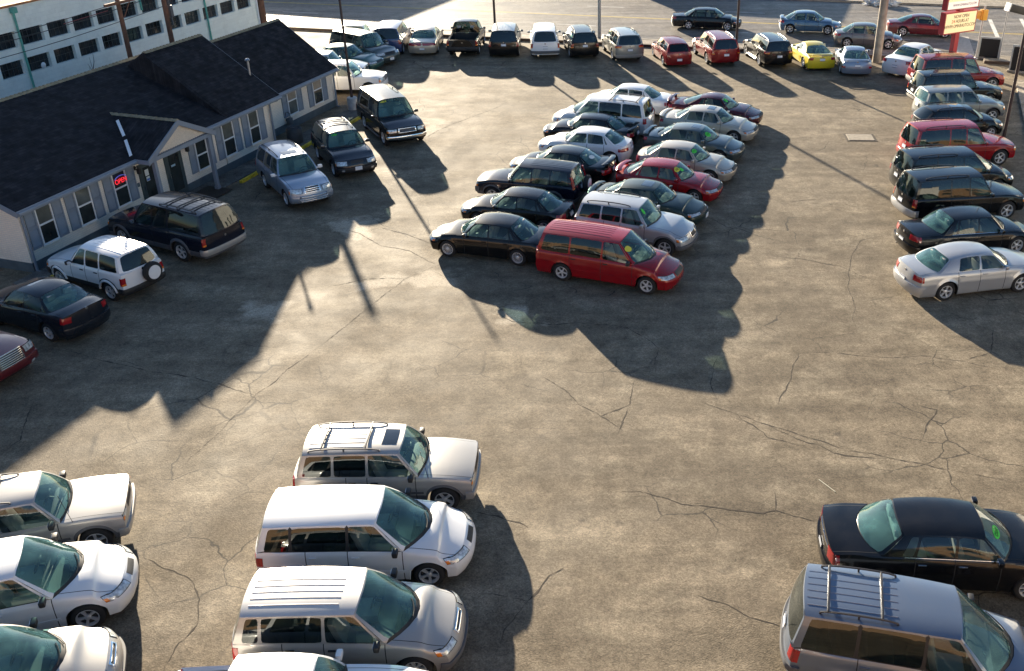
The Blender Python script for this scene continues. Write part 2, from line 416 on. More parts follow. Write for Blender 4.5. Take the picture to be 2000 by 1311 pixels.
def make_car(name, label, cat, loc, head, typ, pm, group=None, **o):
    """one vehicle as an Empty at its base with every visible part parented to it"""
    g = lambda k, d=None: o.get(k, d)
    dims = {k: o[k] for k in o if k in TYPES['sedan'] or k in ('flare', 'rr_off')}
    s = Shape(typ, **dims)
    root = thing(name, label, cat, (loc[0], loc[1], 0), R(head), group)
    low = g('low')                                   # cladding material of the lower body
    style = g('wheel', 'five'); detail = g('detail', 1)
    rwin = M_DARK if g('privacy') else M_SIDE
    # ------------- lower body
    doors = []
    L = s.lines
    d0 = L[0][0]-.06 if typ != 'minivan' else L[0][0]-.02
    if typ in ('coupe',): dl = [(d0, L[1][0]-.02)]
    elif typ == 'pickup': dl = [(d0, L[1][0]-.02)]
    else: dl = [(d0, L[1][0]), (L[1][0], max(L[2][0]+.02, s.xr+.30))]
    seams = sorted({x for d in dl for x in d})
    xs = {-s.h, s.h}
    for k in range(13): xs.add(lerp(-s.h, -s.h+.8, (k/12)**1.2)); xs.add(lerp(s.h, s.h-.8, (k/12)**1.2))
    for xc in (s.xf, s.xr):
        for k in range(15): xs.add(xc-(s.Ra+.002)*math.cos(math.pi*k/14))
        xs.add(xc-s.Ra-.004); xs.add(xc+s.Ra+.004)
    k = -s.h+.8
    while k < s.h-.8: xs.add(k); k += .17
    for x in (s.cs, s.bs): xs.add(x)
    xs = sorted(xs); flt = [xs[0]]
    keep = set([s.cs, s.bs])
    for x in xs[1:]:
        if x-flt[-1] < .012 and x not in (s.h,):
            if x in keep and flt[-1] not in keep and flt[-1] != -s.h: flt[-1] = x
            continue
        flt.append(x)
    gap = .009
    flt = [x for x in flt if all(abs(x-q) > gap*1.6 or x in keep for q in seams)]
    for q in seams: flt += [q-gap, q+gap]
    xs = sorted(set(flt))
    VR = [0, .05, .16, .30, .44, .54, .605, .655, .76, .86, .93, 1.0]
    CT = [1.0, .965, .90, .885, .74, .52, .26, 0.0]
    sidev = []; topv = []
    for x in xs:
        z0 = s.zb(x); z1 = s.zsh(x); row = []
        for v in VR:
            z = lerp(z0, z1, v); y = s.side(x, z)
            if v == 0: y -= .02
            row.append(Vector((s.warp(x, y, z), y, z)))
        sidev.append(row)
        zc = s.zc(x); ys = row[-1].y
        tr_ = []
        for c in CT:
            xx = x
            if x >= s.cs-1e-6: xx = x+(s.cw-s.cs+.012)*(1-c*c)*(1-(x-s.cs)/(s.h-s.cs))**1.5
            elif x <= s.bs+1e-6 and typ in SEDANS: xx = x+(s.bb-s.bs-.012)*(1-c**2.4)*(1-(s.bs-x)/(s.bs+s.h))**1.5
            z = lerp(z1, s.zc(xx), 1-c**2.4)
            tr_.append(Vector((s.warp(xx, ys*c, z), ys*c, z)))
        topv.append(tr_)
    body = MB(); hood = MB(); trunk = MB(); dmb = {}
    def q4(rows, i, j): return [rows[i][j], rows[i+1][j], rows[i+1][j+1], rows[i][j+1]]
    def put(mb, q, mi=0):
        mb.add(q, [(0, 1, 2, 3)], mi)
    for i in range(len(xs)-1):
        xm = (xs[i]+xs[i+1])/2
        seam = any(abs(xm-q) < gap*.9 for q in seams)
        for j in range(len(VR)-1):
            vm = (VR[j]+VR[j+1])/2
            zq = (sidev[i][j].z+sidev[i][j+1].z)/2
            mi = 1 if (low and vm < g('low_v', .28)) or (low and g('low_z', 0) > zq) else 0
            for sg in (1, -1):
                q = [Vector((p.x, p.y*sg, p.z)) for p in q4(sidev, i, j)]
                if sg < 0: q = q[::-1]
                dk = None
                for n_, (da, db) in enumerate(dl):
                    if db < xm < da and j >= 1: dk = n_
                if seam and j >= 1: put(body, q, 2)
                elif dk is not None: put(dmb.setdefault((dk, sg), MB()), q, mi)
                else: put(body, q, mi)
        ishood = xm > s.cs; isdeck = xm < s.bs; shelf = False
        if typ == 'pickup': isdeck = False
        if ishood or isdeck or shelf:
            for j in range(len(CT)-1):
                for sg in (1, -1):
                    q = [Vector((p.x, p.y*sg, p.z)) for p in q4(topv, i, j)]
                    if sg > 0: q = q[::-1]
                    if shelf: put(body, q, 3)
                    elif j == 2: put(body, q, 2 if (typ in SEDANS or ishood) else 0)
                    elif j >= 3 and ishood and xm < s.h-.02: put(hood, q)
                    elif j >= 3 and isdeck and typ in SEDANS: put(trunk, q)
                    else: put(body, q)
    # end caps and floor
    for end, i in ((1, len(xs)-1), (-1, 0)):
        D = s.dF if end > 0 else s.dR; rows = []
        cc = CT+[-c for c in CT[-2::-1]]
        for j in range(len(VR)):
            p = sidev[i][j]; rows.append([Vector((end*(s.h+D(p.y*c, p.z)), p.y*c, p.z)) for c in cc])
        t = topv[i]; rows.append(t+[Vector((p.x, -p.y, p.z)) for p in t[-2::-1]])
        for a in range(len(rows)-1):
            vm = (VR[a]+VR[min(a+1, len(VR)-1)])/2
            mi = 1 if low and vm < g('low_v', .28)*1.25 and not g('low_side') else 0
            for b in range(len(cc)-1):
                q = [rows[a][b], rows[a][b+1], rows[a+1][b+1], rows[a+1][b]]
                put(body, q if end < 0 else q[::-1], mi)
    for i in range(len(xs)-1):
        a, b = sidev[i][0], sidev[i+1][0]
        put(body, [a, b, Vector((b.x, -b.y, b.z)), Vector((a.x, -a.y, a.z))], 4)
    # ------------- greenhouse frame goes into the body mesh, panes are parts
    panes = []
    fm = s.fm
    ww = 2*s.yt(s.rf); wl = (s.wind(.5, 0)-s.wind(.5, 1)).length
    gl = MB(); add_cell(body, gl, s.wind, (ww, wl), (.045, .045, g('cowl', .075 if typ == 'minivan' else .05), .03), .05, 0, 'b')
    panes.append(('windshield', gl, M_WIND))
    gl = MB(); bl = (s.back(.5, 0)-s.back(.5, 1)).length; bw = 2*s.yt(s.rr)
    bm_ = {'suv': (.09, .09, .03, .06), 'minivan': (.05, .05, .03, .05), 'hatch': (.09, .09, .03, .06)}.get(typ, (.05, .05, .015, .03))
    add_cell(body, gl, lambda a, b: s.back(1-a, b), (bw, bl), bm_, .07)
    panes.append(('rear_window', gl, M_DARK if g('privacy') or typ == 'pickup' else M_WIND))
    lines = list(s.lines)
    if typ in ('suv', 'minivan', 'hatch'):
        lines.append((s.bs, s.rr))
    elif typ == 'pickup': lines.append((s.bs, s.rr))
    else:
        lines.append((lerp(s.lines[-1][0], s.bs, g('qf', .45)), lerp(s.lines[-1][1], s.rr, g('qf', .45)+.1))); lines.append((s.bs, s.rr))
    for k in range(len(lines)-1):
        l0, l1 = lines[k], lines[k+1]; P0 = s.side_cell(l0, l1)
        wd = max(.12, abs((l0[0]+l0[1]-l1[0]-l1[1])/2)); hh = (P0(.5, 1)-P0(.5, 0)).length
        solid = (typ in SEDANS and (k == len(lines)-2 or (g('noq') and k == len(lines)-3)))
        last = k == len(lines)-2
        pr_ = g('cpil', {'suv': .10, 'minivan': .13, 'hatch': .16, 'pickup': .10}.get(typ, .03)) if last else .032
        if typ in SEDANS and k == len(lines)-3: pr_ = .02
        for sg in (1, -1):
            P = (lambda a, b, sg=sg, P0=P0: P0(a, b, sg))
            if solid:
                body.grid([[P(a/4, b/4) for b in range(5)] for a in range(5)]); continue
            gl = MB()
            add_cell(body, gl, P, (wd, hh), (.06 if k == 0 else .03, pr_, fm, .035), g('wrad', .045 if typ != 'minivan' else .05), 0, ('' if not g('dark_pillar') else ('l' if k else '')+('' if last else 'r')+'b'))
            panes.append(('side_window', gl, M_SIDE if k == 0 else rwin))
    rb = MB(); nc = 12; cs = [-1+2*i/nc for i in range(nc+1)]
    cs = [math.copysign(abs(c)**.7, c) for c in cs]
    rb.grid([[s.roof(t/10, c) for c in cs] for t in range(11)], 0, True)
    if g('ribs'):
        for c in [-.62, -.37, -.12, .12, .37, .62]:
            a0, a1 = g('ribs') if isinstance(g('ribs'), tuple) else (.08, .86)
            pts = [s.roof(lerp(a0, a1, t/8), c) for t in range(9)]
            rb.tube([p+Vector((0, 0, -.008)) for p in pts], .017, 6)
    # body mesh (paint, cladding, gap, dash, underbody, dark pillar)
    mats = [pm, low or pm, M_SEAM, M_DASH, M_UNDER, M_BLACK]
    body.obj('body', mats, root, 38, True)
    rb.obj('roof', [g('roofmat', pm)], root, 40, True)
    if hood.v: hood.obj('hood', [g('hoodmat', pm)], root, 38, True)
    if trunk.v: trunk.obj('trunk_lid', [pm], root, 38, True)
    for n_, mb, m_ in panes: mb.obj(n_, [m_], root, 60)
    DO = {}
    for (dk, sg), mb in dmb.items(): DO[(dk, sg)] = mb.obj('door', [pm, low or pm], root, 38, True)
    # door handles
    for (dk, sg), d in DO.items():
        xh = dl[dk][1]+.16
        if dk == 1: xh = max(dl[1][1]+.14, s.lines[2][0]+.12)
        zh = s.zsh(xh)-.13; p = s.S(xh, zh, sg)
        hm = MB(); hm.box(-.085, .085, -.012, .022, -.016, .016, bev=.008)
        hm.obj('handle', [g('handle', pm)], d, 40, loc=(p.x, p.y-(.0 if sg > 0 else .01), p.z))
    # moulding
    if g('mould'):
        zz = g('mould_z', .56)
        for sg in (1, -1):
            fn = lambda a, b: s.S(lerp(s.xr+s.Ra+.05, s.xf-s.Ra-.05, a if sg < 0 else 1-a), zz-.03+.06*b, sg)
            patch(fn, 14, 2, .012).obj('side_moulding', [g('mould')], root, 40)
    # ------------- lights, grille, bumpers
    zn = s.zn
    fb = g('fbump'); rbm = g('rbump')
    def strip(fnp, p0, p1, z0, z1, off, nm, m_, na=18, nb=3, par=None, skirt=.03):
        fn = lambda a, b: fnp(lerp(p0, p1, a), lerp(z0(a) if callable(z0) else z0, z1(a) if callable(z1) else z1, b))
        return patch(fn, na, nb, off, skirt).obj(nm, [m_], par or root, 45)
    if fb: strip(s.pF, -1.16, 1.16, g('fbz', (s.zs+.12, s.zs+.34))[0], g('fbz', (s.zs+.12, s.zs+.34))[1], .045, 'front_bumper', fb, 28, 4, skirt=.06)
    if rbm: strip(lambda p, z: s.pR(-p, z), -1.2, 1.2, g('rbz', (s.zs+.12, s.zs+.34))[0], g('rbz', (s.zs+.12, s.zs+.34))[1], .055, 'rear_bumper', rbm, 28, 4, skirt=.06)
    hl = g('hl', {'suv': (.56, 1.06, -.22, -.07), 'minivan': (.55, 1.22, -.16, -.045), 'pickup': (.60, 1.03, -.22, -.07)}.get(typ, (.50, 1.14, -.135, -.045)))
    for sg in (1, -1):
        def fh(a, b, sg=sg):
            p = lerp(hl[0], hl[1], a if sg > 0 else 1-a); t = (p-hl[0])/(hl[1]-hl[0])
            return s.pF(sg*p, zn+lerp(hl[2]+.02*(1-t), hl[3]+.028*t*0, b))
        o_ = patch(fh, 8, 3, .012).obj('headlight', [M_HEAD], root, 60)
        def fh2(a, b, sg=sg):
            p = lerp(hl[0]-.025, hl[1]+.02, a if sg > 0 else 1-a); t = (p-hl[0])/(hl[1]-hl[0])
            return s.pF(sg*p, zn+lerp(hl[2]+.02*(1-t)-.014, hl[3]+.012, b))
        patch(fh2, 8, 3, .004).obj('lamp_surround', [M_SEAM], o_, 60)
        if g('amber', True):
            def fa(a, b, sg=sg):
                p = lerp(hl[1]-.10, hl[1]+.01, a if sg > 0 else 1-a); return s.pF(sg*p, zn+lerp(hl[2]+.0, lerp(hl[2], hl[3], .62), b))
            patch(fa, 3, 2, .016).obj('turn_signal', [M_AMBER], o_, 60)
    gw = g('grille', .42)
    if gw:
        gz = g('gz', (hl[2]-.0, hl[3]+.01))
        gr = strip(s.pF, -gw, gw, zn+gz[0], zn+gz[1], .006, 'grille', g('gmat', M_BLACK), 10, 3)
        if g('gchrome'):
            for z in g('gbars', (gz[0], gz[1])): strip(s.pF, -gw-.03, gw+.03, zn+z-.014, zn+z+.014, .02, 'grille_bar', M_CHROME, 10, 2, gr)
            for e in (-1, 1): strip(s.pF, e*gw-.02, e*gw+.02, zn+gz[0], zn+gz[1], .02, 'grille_bar', M_CHROME, 2, 4, gr)
    lo = strip(s.pF, -.52, .52, s.zs+.05, s.zs+.13, .004, 'air_intake', M_BLACK, 10, 2)
    tl = g('tl', {'suv': (.78, 1.07, .80, 1.06), 'minivan': (.82, 1.10, .80, 1.02), 'hatch': (.66, 1.10, .74, .92), 'pickup': (.86, 1.03, .78, 1.08)}.get(typ, (.56, 1.16, .72, .86)))
    for sg in (1, -1):
        def ft(a, b, sg=sg):
            p = lerp(tl[0], tl[1], 1-a if sg > 0 else a); return s.pR(sg*p, lerp(tl[2], tl[3], b))
        t_ = patch(ft, 8, 3, .012).obj('taillight', [M_RED], root, 60)
        if typ in ('suv', 'pickup') and g('tlw', True):
            def f2(a, b, sg=sg):
                p = lerp(tl[0], tl[1]-.04, 1-a if sg > 0 else a); return s.pR(sg*p, lerp(tl[2], tl[2]+.06, b))
            patch(f2, 4, 2, .016).obj('reverse_light', [g('tl2', M_AMBER)], t_, 60)
    pz = g('pz', {'suv': .86, 'minivan': .80, 'hatch': .52, 'pickup': .62, 'coupe': .60}.get(typ, .70))
    if g('plate', True):
        a = s.pR(0, pz); b = s.pR(0, pz+.1); tilt = math.atan2(b.x-a.x, .1)
        pl = MB(); pl.box(-.012, .006, -.155, .155, -.08, .08, bev=.004)
        p_ = pl.obj('licence_plate', [M_PLATE], root, None, loc=(a.x-.022, 0, pz), rot=(0, tilt, 0))
        pm_ = MB(); pm_.box(-.016, -.0125, -.155, .155, -.08, -.058, 0); pm_.box(-.016, -.0125, -.155, .155, .058, .08, 0)
        pm_.obj('plate_frame', [M_PLATEF], p_)
    if g('fplate'):
        a = s.pF(0, s.zs+.24)
        pl = MB(); pl.box(-.006, .012, -.155, .155, -.08, .08, bev=.004); pl.obj('licence_plate', [M_PLATE], root, None, loc=(a.x+.03+(.045 if fb else 0), 0, s.zs+.22))
    # badge
    a = s.pR(0, lerp(pz+.1, s.zd, .6)); bd = MB(); bd.lathe([(.045, .0), (.045, .014), (.001, .018)], 14, 0, 'z')
    bd.obj('badge', [M_CHROME], root, 40, loc=(a.x+.002, 0, a.z), rot=(0, R(-90), 0))
    # ------------- wheels
    tm, rm = wheel_mesh(s.R, style)
    for x in (s.xf, s.xr):
        for sg in (1, -1):
            w_ = link('wheel', tm, root, (x, sg*(s.W/2-.135), s.R), (0, R(random.uniform(0, 60)), 0 if sg > 0 else math.pi))
            link('rim', rm, w_)
    # wheel well liners are in the body mesh (dark floor tunnel)
    # ------------- mirrors
    for sg in (1, -1):
        xm_ = s.cs-.14; zb_ = s.zsh(xm_)+.075; y0 = s.yb(xm_)
        mm = MB(); mm.box(-.05, .06, .05, .24, -.06, .07, bev=.03); mm.box(-.03, .03, -.03, .07, -.05, -.01)
        if sg < 0: mm.v = [(x, -y, z) for x, y, z in mm.v]; mm.f = [f[::-1] for f in mm.f]
        mo = mm.obj('mirror', [g('mirror', pm)], root, 45, loc=(xm_, sg*y0, zb_))
        gm = MB(); gm.box(-.056, -.049, sg*.145-.08, sg*.145+.08, -.045, .055, bev=.003); gm.obj('mirror_glass', [M_CHROME], mo)
    # ------------- wipers, cowl
    if detail:
        for c0, c1 in ((.30, .62), (.62, .90)):
            wp = MB(); wp.tube([s.wind(lerp(c0, c1, t/5), .03+.12*t/5)+Vector((.012, 0, .014)) for t in range(6)], .010, 5)
            wp.obj('wiper', [M_BLACK], root)
        if g('antenna'):
            an = MB(); p = s.S(s.cw+.1, s.zsh(s.cw+.1)-.02, -1); an.tube([p, p+Vector((-.12, 0, .75))], .006, 5); an.obj('antenna', [M_BLACK], root)
    # ------------- roof gear
    if g('rack'):
        t0, t1 = g('rack_t', (.12, .78))
        for c in (-.86, .86):
            pts = [s.roof(lerp(t0, t1, k/10), c)+Vector((0, 0, .03+.045*math.sin(math.pi*min(1, max(0, k/10)))**.4)) for k in range(11)]
            rk = MB(); rk.tube(pts, .020, 6)
            for k in (0, 5, 10): rk.tube([s.roof(lerp(t0, t1, k/10), c)-Vector((0, 0, .02)), pts[k]], .022, 6)
            rk.obj('roof_rail', [g('rackmat', M_RACK)], root, 50)
        for t in g('bars', ()):
            pts = [s.roof(lerp(t0, t1, t), c)*1.0 for c in (-.86, .86)]
            a, b = pts; zz = s.roof(lerp(t0, t1, t), 0).z+.035
            zz = max(zz, a.z+.075)
            cb = MB(); cb.tube([(a.x, a.y, a.z+.06), (a.x, a.y*.9, zz), (b.x, b.y*.9, zz), (b.x, b.y, b.z+.06)], .024, 6); cb.obj('roof_crossbar', [g('barmat', M_TRIM)], root, 50)
    if g('sunroof'):
        t0, t1 = g('sun_t', (.60, .86))
        fn = lambda a, b: s.roof(lerp(t0, t1, a), lerp(-.5, .5, b))
        patch(fn, 4, 6, .005, .01).obj('sunroof', [mat('sunroof_glass', (.02, .025, .03), .05, coat=1)], root, 45)
    if g('spoiler'):
        x0 = -s.h+.13; zz = s.zc(x0)+g('spoiler_h', .13); y = s.side(x0, s.zsh(x0))*.92
        sp = MB(); n = 8
        secs = [(0, 0), (.03, .024), (.15, .03), (.24, .006), (.15, -.012)]
        rows = []
        for k in range(n+1):
            c = -1+2*k/n; drop = .05*abs(c)**3
            rows.append([Vector((x0-.10+q[0]+.10*abs(c)**2.2, c*y, zz+q[1]-drop)) for q in secs]+[Vector((x0-.10+.10*abs(c)**2.2, c*y, zz-drop))])
        sp.grid(rows)
        for c in (-.82, .82): sp.box(x0-.03, x0+.10, c*y-.025, c*y+.025, s.zc(x0)-.08, zz)
        sp.obj('spoiler', [pm], root, 40)
    if g('sidestep'):
        for sg in (1, -1):
            st = MB(); st.tube([(s.xr+s.Ra+.05, sg*(s.W/2+.01), s.zs-.02), (s.xf-s.Ra-.05, sg*(s.W/2+.01), s.zs-.02)], .045, 8); st.obj('running_board', [g('sidestep')], root, 50)
    if g('fenders'):
        for xc in (s.xf, s.xr):
            for sg in (1, -1):
                rows = []
                for k in range(17):
                    a = R(8)+R(164)*k/16
                    rr_ = []
                    for q in (.0, .05, .075):
                        x, z = xc+(s.Ra+q)*math.cos(a), s.R+(s.Ra+q)*math.sin(a)
                        y = s.side(x, z); rr_.append(Vector((s.warp(x, y, z), sg*(y+(.028 if q < .06 else -.01)), z)))
                    rows.append([Vector((rr_[0].x, rr_[0].y-sg*.06, rr_[0].z))]+rr_)
                fd = MB(); fd.grid(rows, 0, sg > 0); fd.obj('fender_flare', [g('fenders')], root, 40)
    if g('spare'):
        p = s.pR(.25, .85); t = MB()
        w_ = link('spare_wheel', tm, root, (p.x-.14, -.22, .86), (0, 0, R(90)))
        cv = MB(); cv.lathe([(s.R*.70, .0), (s.R*.68, .03), (.001, .05)], 24, 0, 'y'); cv.obj('spare_cover', [M_PLATE], w_, 40, loc=(0, .09, 0))
    if g('bullbar'):
        a = s.pF(0, .5); bb = MB()
        for z, wv in ((.42, .62), (.50, .66), (.60, .60)):
            bb.tube([(s.pF(q, z).x+.09, s.pF(q, z).y, z) for q in (-wv, -wv*.5, 0, wv*.5, wv)], .022, 8)
        for q in (-.62, .62): bb.tube([(s.pF(q, .36).x+.09, s.pF(q, .36).y, .36), (s.pF(q, .62).x+.09, s.pF(q, .62).y, .62)], .022, 8)
        bb.obj('bull_bar', [M_CHROME], root, 50)
    if g('fog'):
        for q in (-.72, .72):
            f_ = strip(s.pF, q-.09, q+.09, s.zs+.10, s.zs+.20, .05 if fb else .012, 'fog_lamp', M_REFL, 4, 3)
    if g('exhaust'):
        for q in g('exhaust'):
            ex = MB(); p = s.pR(q, s.zs+.02); ex.tube([(p.x+.25, p.y, s.zs+.0), (p.x-.03, p.y, s.zs-.01)], .032, 10); ex.obj('exhaust_pipe', [M_CHROME], root, 40)
    if g('deck_trim'):
        fn = lambda a, b: s.pR(lerp(.62, -.62, a), lerp(s.zd-.14, s.zd-.105, b)); patch(fn, 12, 2, .012).obj('trunk_trim', [M_CHROME], root, 40)
    if g('chrome_line'):
        for sg in (1, -1):
            cl = MB(); cl.tube([s.G((x, x), 0)*1.0+Vector((0, .004, .004)) if sg > 0 else Vector((s.G((x, x), 0).x, -s.G((x, x), 0).y-.004, s.G((x, x), 0).z+.004)) for x in [lerp(s.lines[-1][0]-.2, s.cs-.1, k/12) for k in range(13)]], .010, 6)
            cl.obj('window_trim', [M_CHROME], root, 50)
    # stickers on the windshield
    for st in g('stickers', ()):
        u, k, w_, h_, m_ = st
        def fs(a, b):
            th = 2*math.pi*a; return s.wind(u+w_/2*math.cos(th)*b/ww, k+h_/2*math.sin(th)*b/wl)
        rows = [[fs(a/20, b) for a in range(21)] for b in (0.02, .5, 1)]
        nrm = (s.wind(u, k+.01)-s.wind(u, k)).cross(s.wind(u+.01, k)-s.wind(u, k)).normalized()
        if nrm.z < 0: nrm = -nrm
        sk = MB(); sk.grid([[p+nrm*.007 for p in r] for r in rows]); so = sk.obj('price_sticker', [m_], root)
        if w_ > .2:   # scrawled figures on the sticker
            fg = MB()
            for q in range(3):
                c = u+(q-1)*.22*w_/ww
                pts = [s.wind(c+dx*w_/ww, k+dz*h_/wl)+nrm*.010 for dx, dz in random.choice(([(-.06, -.2), (.06, -.2), (.06, .2), (-.06, .2), (-.06, -.2)], [(-.06, .2), (.06, .2), (.06, 0), (-.06, 0), (-.06, -.2), (.06, -.2)], [(0, -.22), (0, .22)], [(-.06, .2), (.06, .2), (0, -.2)]))]
                fg.tube(pts, .008, 4)
            fg.obj('sticker_figures', [mat('marker_dark', (.03, .12, .03), .7)], so)
    for st in g('rear_stickers', ()):
        u, k, w_, h_, m_ = st
        nrm = (s.back(u, k+.01)-s.back(u, k)).cross(s.back(u+.01, k)-s.back(u, k)).normalized()
        if nrm.z < 0: nrm = -nrm
        rows = [[s.back(u+w_/2*math.cos(2*math.pi*a/20)*b/bw, k+h_/2*math.sin(2*math.pi*a/20)*b/bl)+nrm*.007 for a in range(21)] for b in (.02, .5, 1)]
        sk = MB(); sk.grid(rows); sk.obj('price_sticker', [m_], root)
    # ------------- cabin
    seatm = g('seat', M_SEATG); fl = s.zs+.10
    ib = MB()
    xa, xb_ = s.cs-.1, (s.bs+.15)
    ib.box(xb_, xa, -s.W/2*.84, s.W/2*.84, fl, fl+.03)
    for sg in (1, -1):
        ib.grid([[Vector((x, sg*(s.yb(x)-.09), fl)), Vector((x, sg*(s.yb(x)-.06), s.zsh(x)-.03))] for x in [lerp(xb_, xa, k/6) for k in range(7)]], 0)
    zd_ = s.zsh(s.cs)-.02
    ib.box(s.cs-.28, s.cs+.02, -s.yb(s.cs)*.93, s.yb(s.cs)*.93, fl, zd_, 1, bev=.06)
    ib.grid([[Vector((x_, y_*s.yb(s.cs)*.92, zd_+.01*(1-abs(y_)))) for y_ in (-1, -.5, 0, .5, 1)] for x_ in (s.cs-.12, s.cw+.02 if False else s.cs+.10)], 1)
    if typ in SEDANS: ib.box(s.bb+.02, s.bs+.35, -s.yb(s.bs)*.88, s.yb(s.bs)*.88, s.zsh(s.bs)-.09, s.zsh(s.bs)-.05)
    ib.box(s.cs-1.3, s.cs-.2, -.12, .12, fl, fl+.28, 1, bev=.04)
    ib.obj('interior', [M_INT, M_DASH], root, 40)
    def seat(nm, x, y0, y1, zb):
        b = MB(); bev = .05
        b.box(x-.05, x+.48, y0, y1, zb+.12, zb+.34, bev=bev)
        k = len(b.v); b.box(-.07, .07, y0, y1, 0, .58, bev=bev)
        for i in range(k, len(b.v)):
            vx, vy, vz = b.v[i]; b.v[i] = (x-.05+vx-.30*vz, vy, zb+.30+vz)
        n = 2 if y1-y0 > .8 else 1
        for q in range(n):
            yc = lerp(y0, y1, (q+.5)/n); k = len(b.v); b.box(-.045, .045, yc-.13, yc+.13, 0, .17, bev=.03)
            for i in range(k, len(b.v)):
                vx, vy, vz = b.v[i]; b.v[i] = (x-.26+vx-.1*vz, vy, zb+.90+vz)
        b.obj(nm, [seatm], root, 45)
    sb = fl-.02+(.06 if typ in ('suv', 'pickup') else .14 if typ == 'minivan' else -.02)
    sb = min(sb, s.H-.10-1.10)
    xs0 = s.lines[1][0]+.32 if typ not in ('coupe', 'pickup') else s.cs-1.05
    for y in (-.64, .12): seat('seat', xs0, y*s.W/1.8, (y+.52)*s.W/1.8, sb)
    if typ != 'pickup':
        xr_ = max(s.xr+.22 if typ in SEDANS else s.lines[2][0]+.25, xb_+.45)
        if xr_ < xs0-.6: seat('rear_seat', xr_, -.62*s.W/1.8, .62*s.W/1.8, sb)
        if typ == 'minivan': seat('rear_seat', xb_+.75, -.62*s.W/1.8, .62*s.W/1.8, sb)
    sw = MB(); n = 18; pts = [(.0+.08*math.sin(2*math.pi*k/n), .38*s.W/1.8+.18*math.cos(2*math.pi*k/n), .18*math.sin(2*math.pi*k/n)) for k in range(n+1)]
    sw.tube([(s.cs-.42+p[0]*1.2, p[1], zd_-.02+p[2]*.9) for p in pts], .016, 6); sw.tube([(s.cs-.42, .38*s.W/1.8, zd_-.02), (s.cs-.25, .38*s.W/1.8, zd_-.08)], .03, 6)
    sw.obj('steering_wheel', [M_BLACK], root, 50)
    if typ == 'pickup':
        # load bed: floor and inner walls behind the cab
        bd = MB(); x0, x1 = -s.h+.05, s.bs-.04; y = s.yb(x0)-.07; zf = s.zs+.30
        bd.box(x0, x1, -y, y, zf, zf+.03)
        for sg in (1, -1):
            bd.box(x0, x1, sg*y-.012 if sg > 0 else -y-.0, sg*y+.0 if sg > 0 else -y+.012, zf+.03, s.zsh(x0)-.03)
            bd.grid([[Vector((x, sg*y, s.zsh(x)-.03)), Vector((x, sg*(s.yb(x)+.003), s.zsh(x)+.002))] for x in [lerp(x0, x1, k/8) for k in range(9)]])
        bd.box(x0-.03, x0+.02, -y, y, zf, s.zd-.01)
        bd.box(x1-.02, x1+.02, -y, y, zf, s.zsh(x1)-.01)
        bd.obj('load_bed', [g('bedmat', M_BLACK)], root, 40)
    return root, s
# ------------------------------------------------------------------ camera, light, sky
SUN_EL, SUN_AZ = 12.6, 21.7      # sun stands low behind the lot; shadows run towards (+x, -y)
cam = bpy.data.cameras.new('camera'); cam.sensor_width = 36; cam.lens = 34.04; cam.shift_x = -.0851; cam.shift_y = -.0130
cam.clip_start = .1; cam.clip_end = 4000
camo = bpy.data.objects.new('camera', cam); col.objects.link(camo)
camo.location = (0, 0, 14.664)
camo.rotation_euler = (Matrix.Rotation(math.pi/2-.497, 3, 'X') @ Matrix.Rotation(-.003, 3, 'Z')).to_euler()
scene.camera = camo
world = bpy.data.worlds.new("World"); scene.world = world; world.use_nodes = True
nt = world.node_tree; sky = nt.nodes.new('ShaderNodeTexSky'); sky.sky_type = 'NISHITA'; sky.sun_disc = False
sky.sun_elevation = R(SUN_EL); sky.sun_rotation = R(-SUN_AZ); sky.altitude = 200; sky.air_density = 1.0; sky.dust_density = .5; sky.ozone_density = 3.0
nt.links.new(sky.outputs[0], nt.nodes['Background'].inputs[0]); nt.nodes['Background'].inputs[1].default_value = SKY_STR
sl = bpy.data.lights.new('sun', 'SUN'); sl.energy = SUN_STR; sl.angle = R(.55); sl.color = (1, .86, .655)
so = bpy.data.objects.new('sun', sl); col.objects.link(so)
e, a = R(SUN_EL), R(SUN_AZ)
so.rotation_euler = Vector((math.sin(a)*math.cos(e), -math.cos(a)*math.cos(e), -math.sin(e))).to_track_quat('-Z', 'Y').to_euler()
scene.view_settings.view_transform = 'Standard'; scene.view_settings.look = 'None'; scene.view_settings.exposure = EXPOSURE
scene.view_settings.gamma = 1
scene.cycles.max_bounces = 6; scene.cycles.transparent_max_bounces = 12; scene.cycles.sample_clamp_indirect = 6
scene.cycles.caustics_reflective = False; scene.cycles.caustics_refractive = False

# ------------------------------------------------------------------ site axes: s runs along the office wall away from the camera, t to the right across the lot
A0 = Vector((-19.85, 30.81)); TH = R(72.15)
UX, UY = math.cos(TH), math.sin(TH)
def W(s, t, z=0): return Vector((A0.x+UX*s+UY*t, A0.y+UY*s-UX*t, z))
def RD(d, t, z=0): return W(d+.085*t, t, z)
def quad_strip(name, pts, m, kind='structure', z=0, **kw):
    mb = MB(); mb.add([(p.x, p.y, z) for p in pts], [tuple(range(len(pts)))])
    return mb.obj(name, [m], None, kind=kind, **kw)

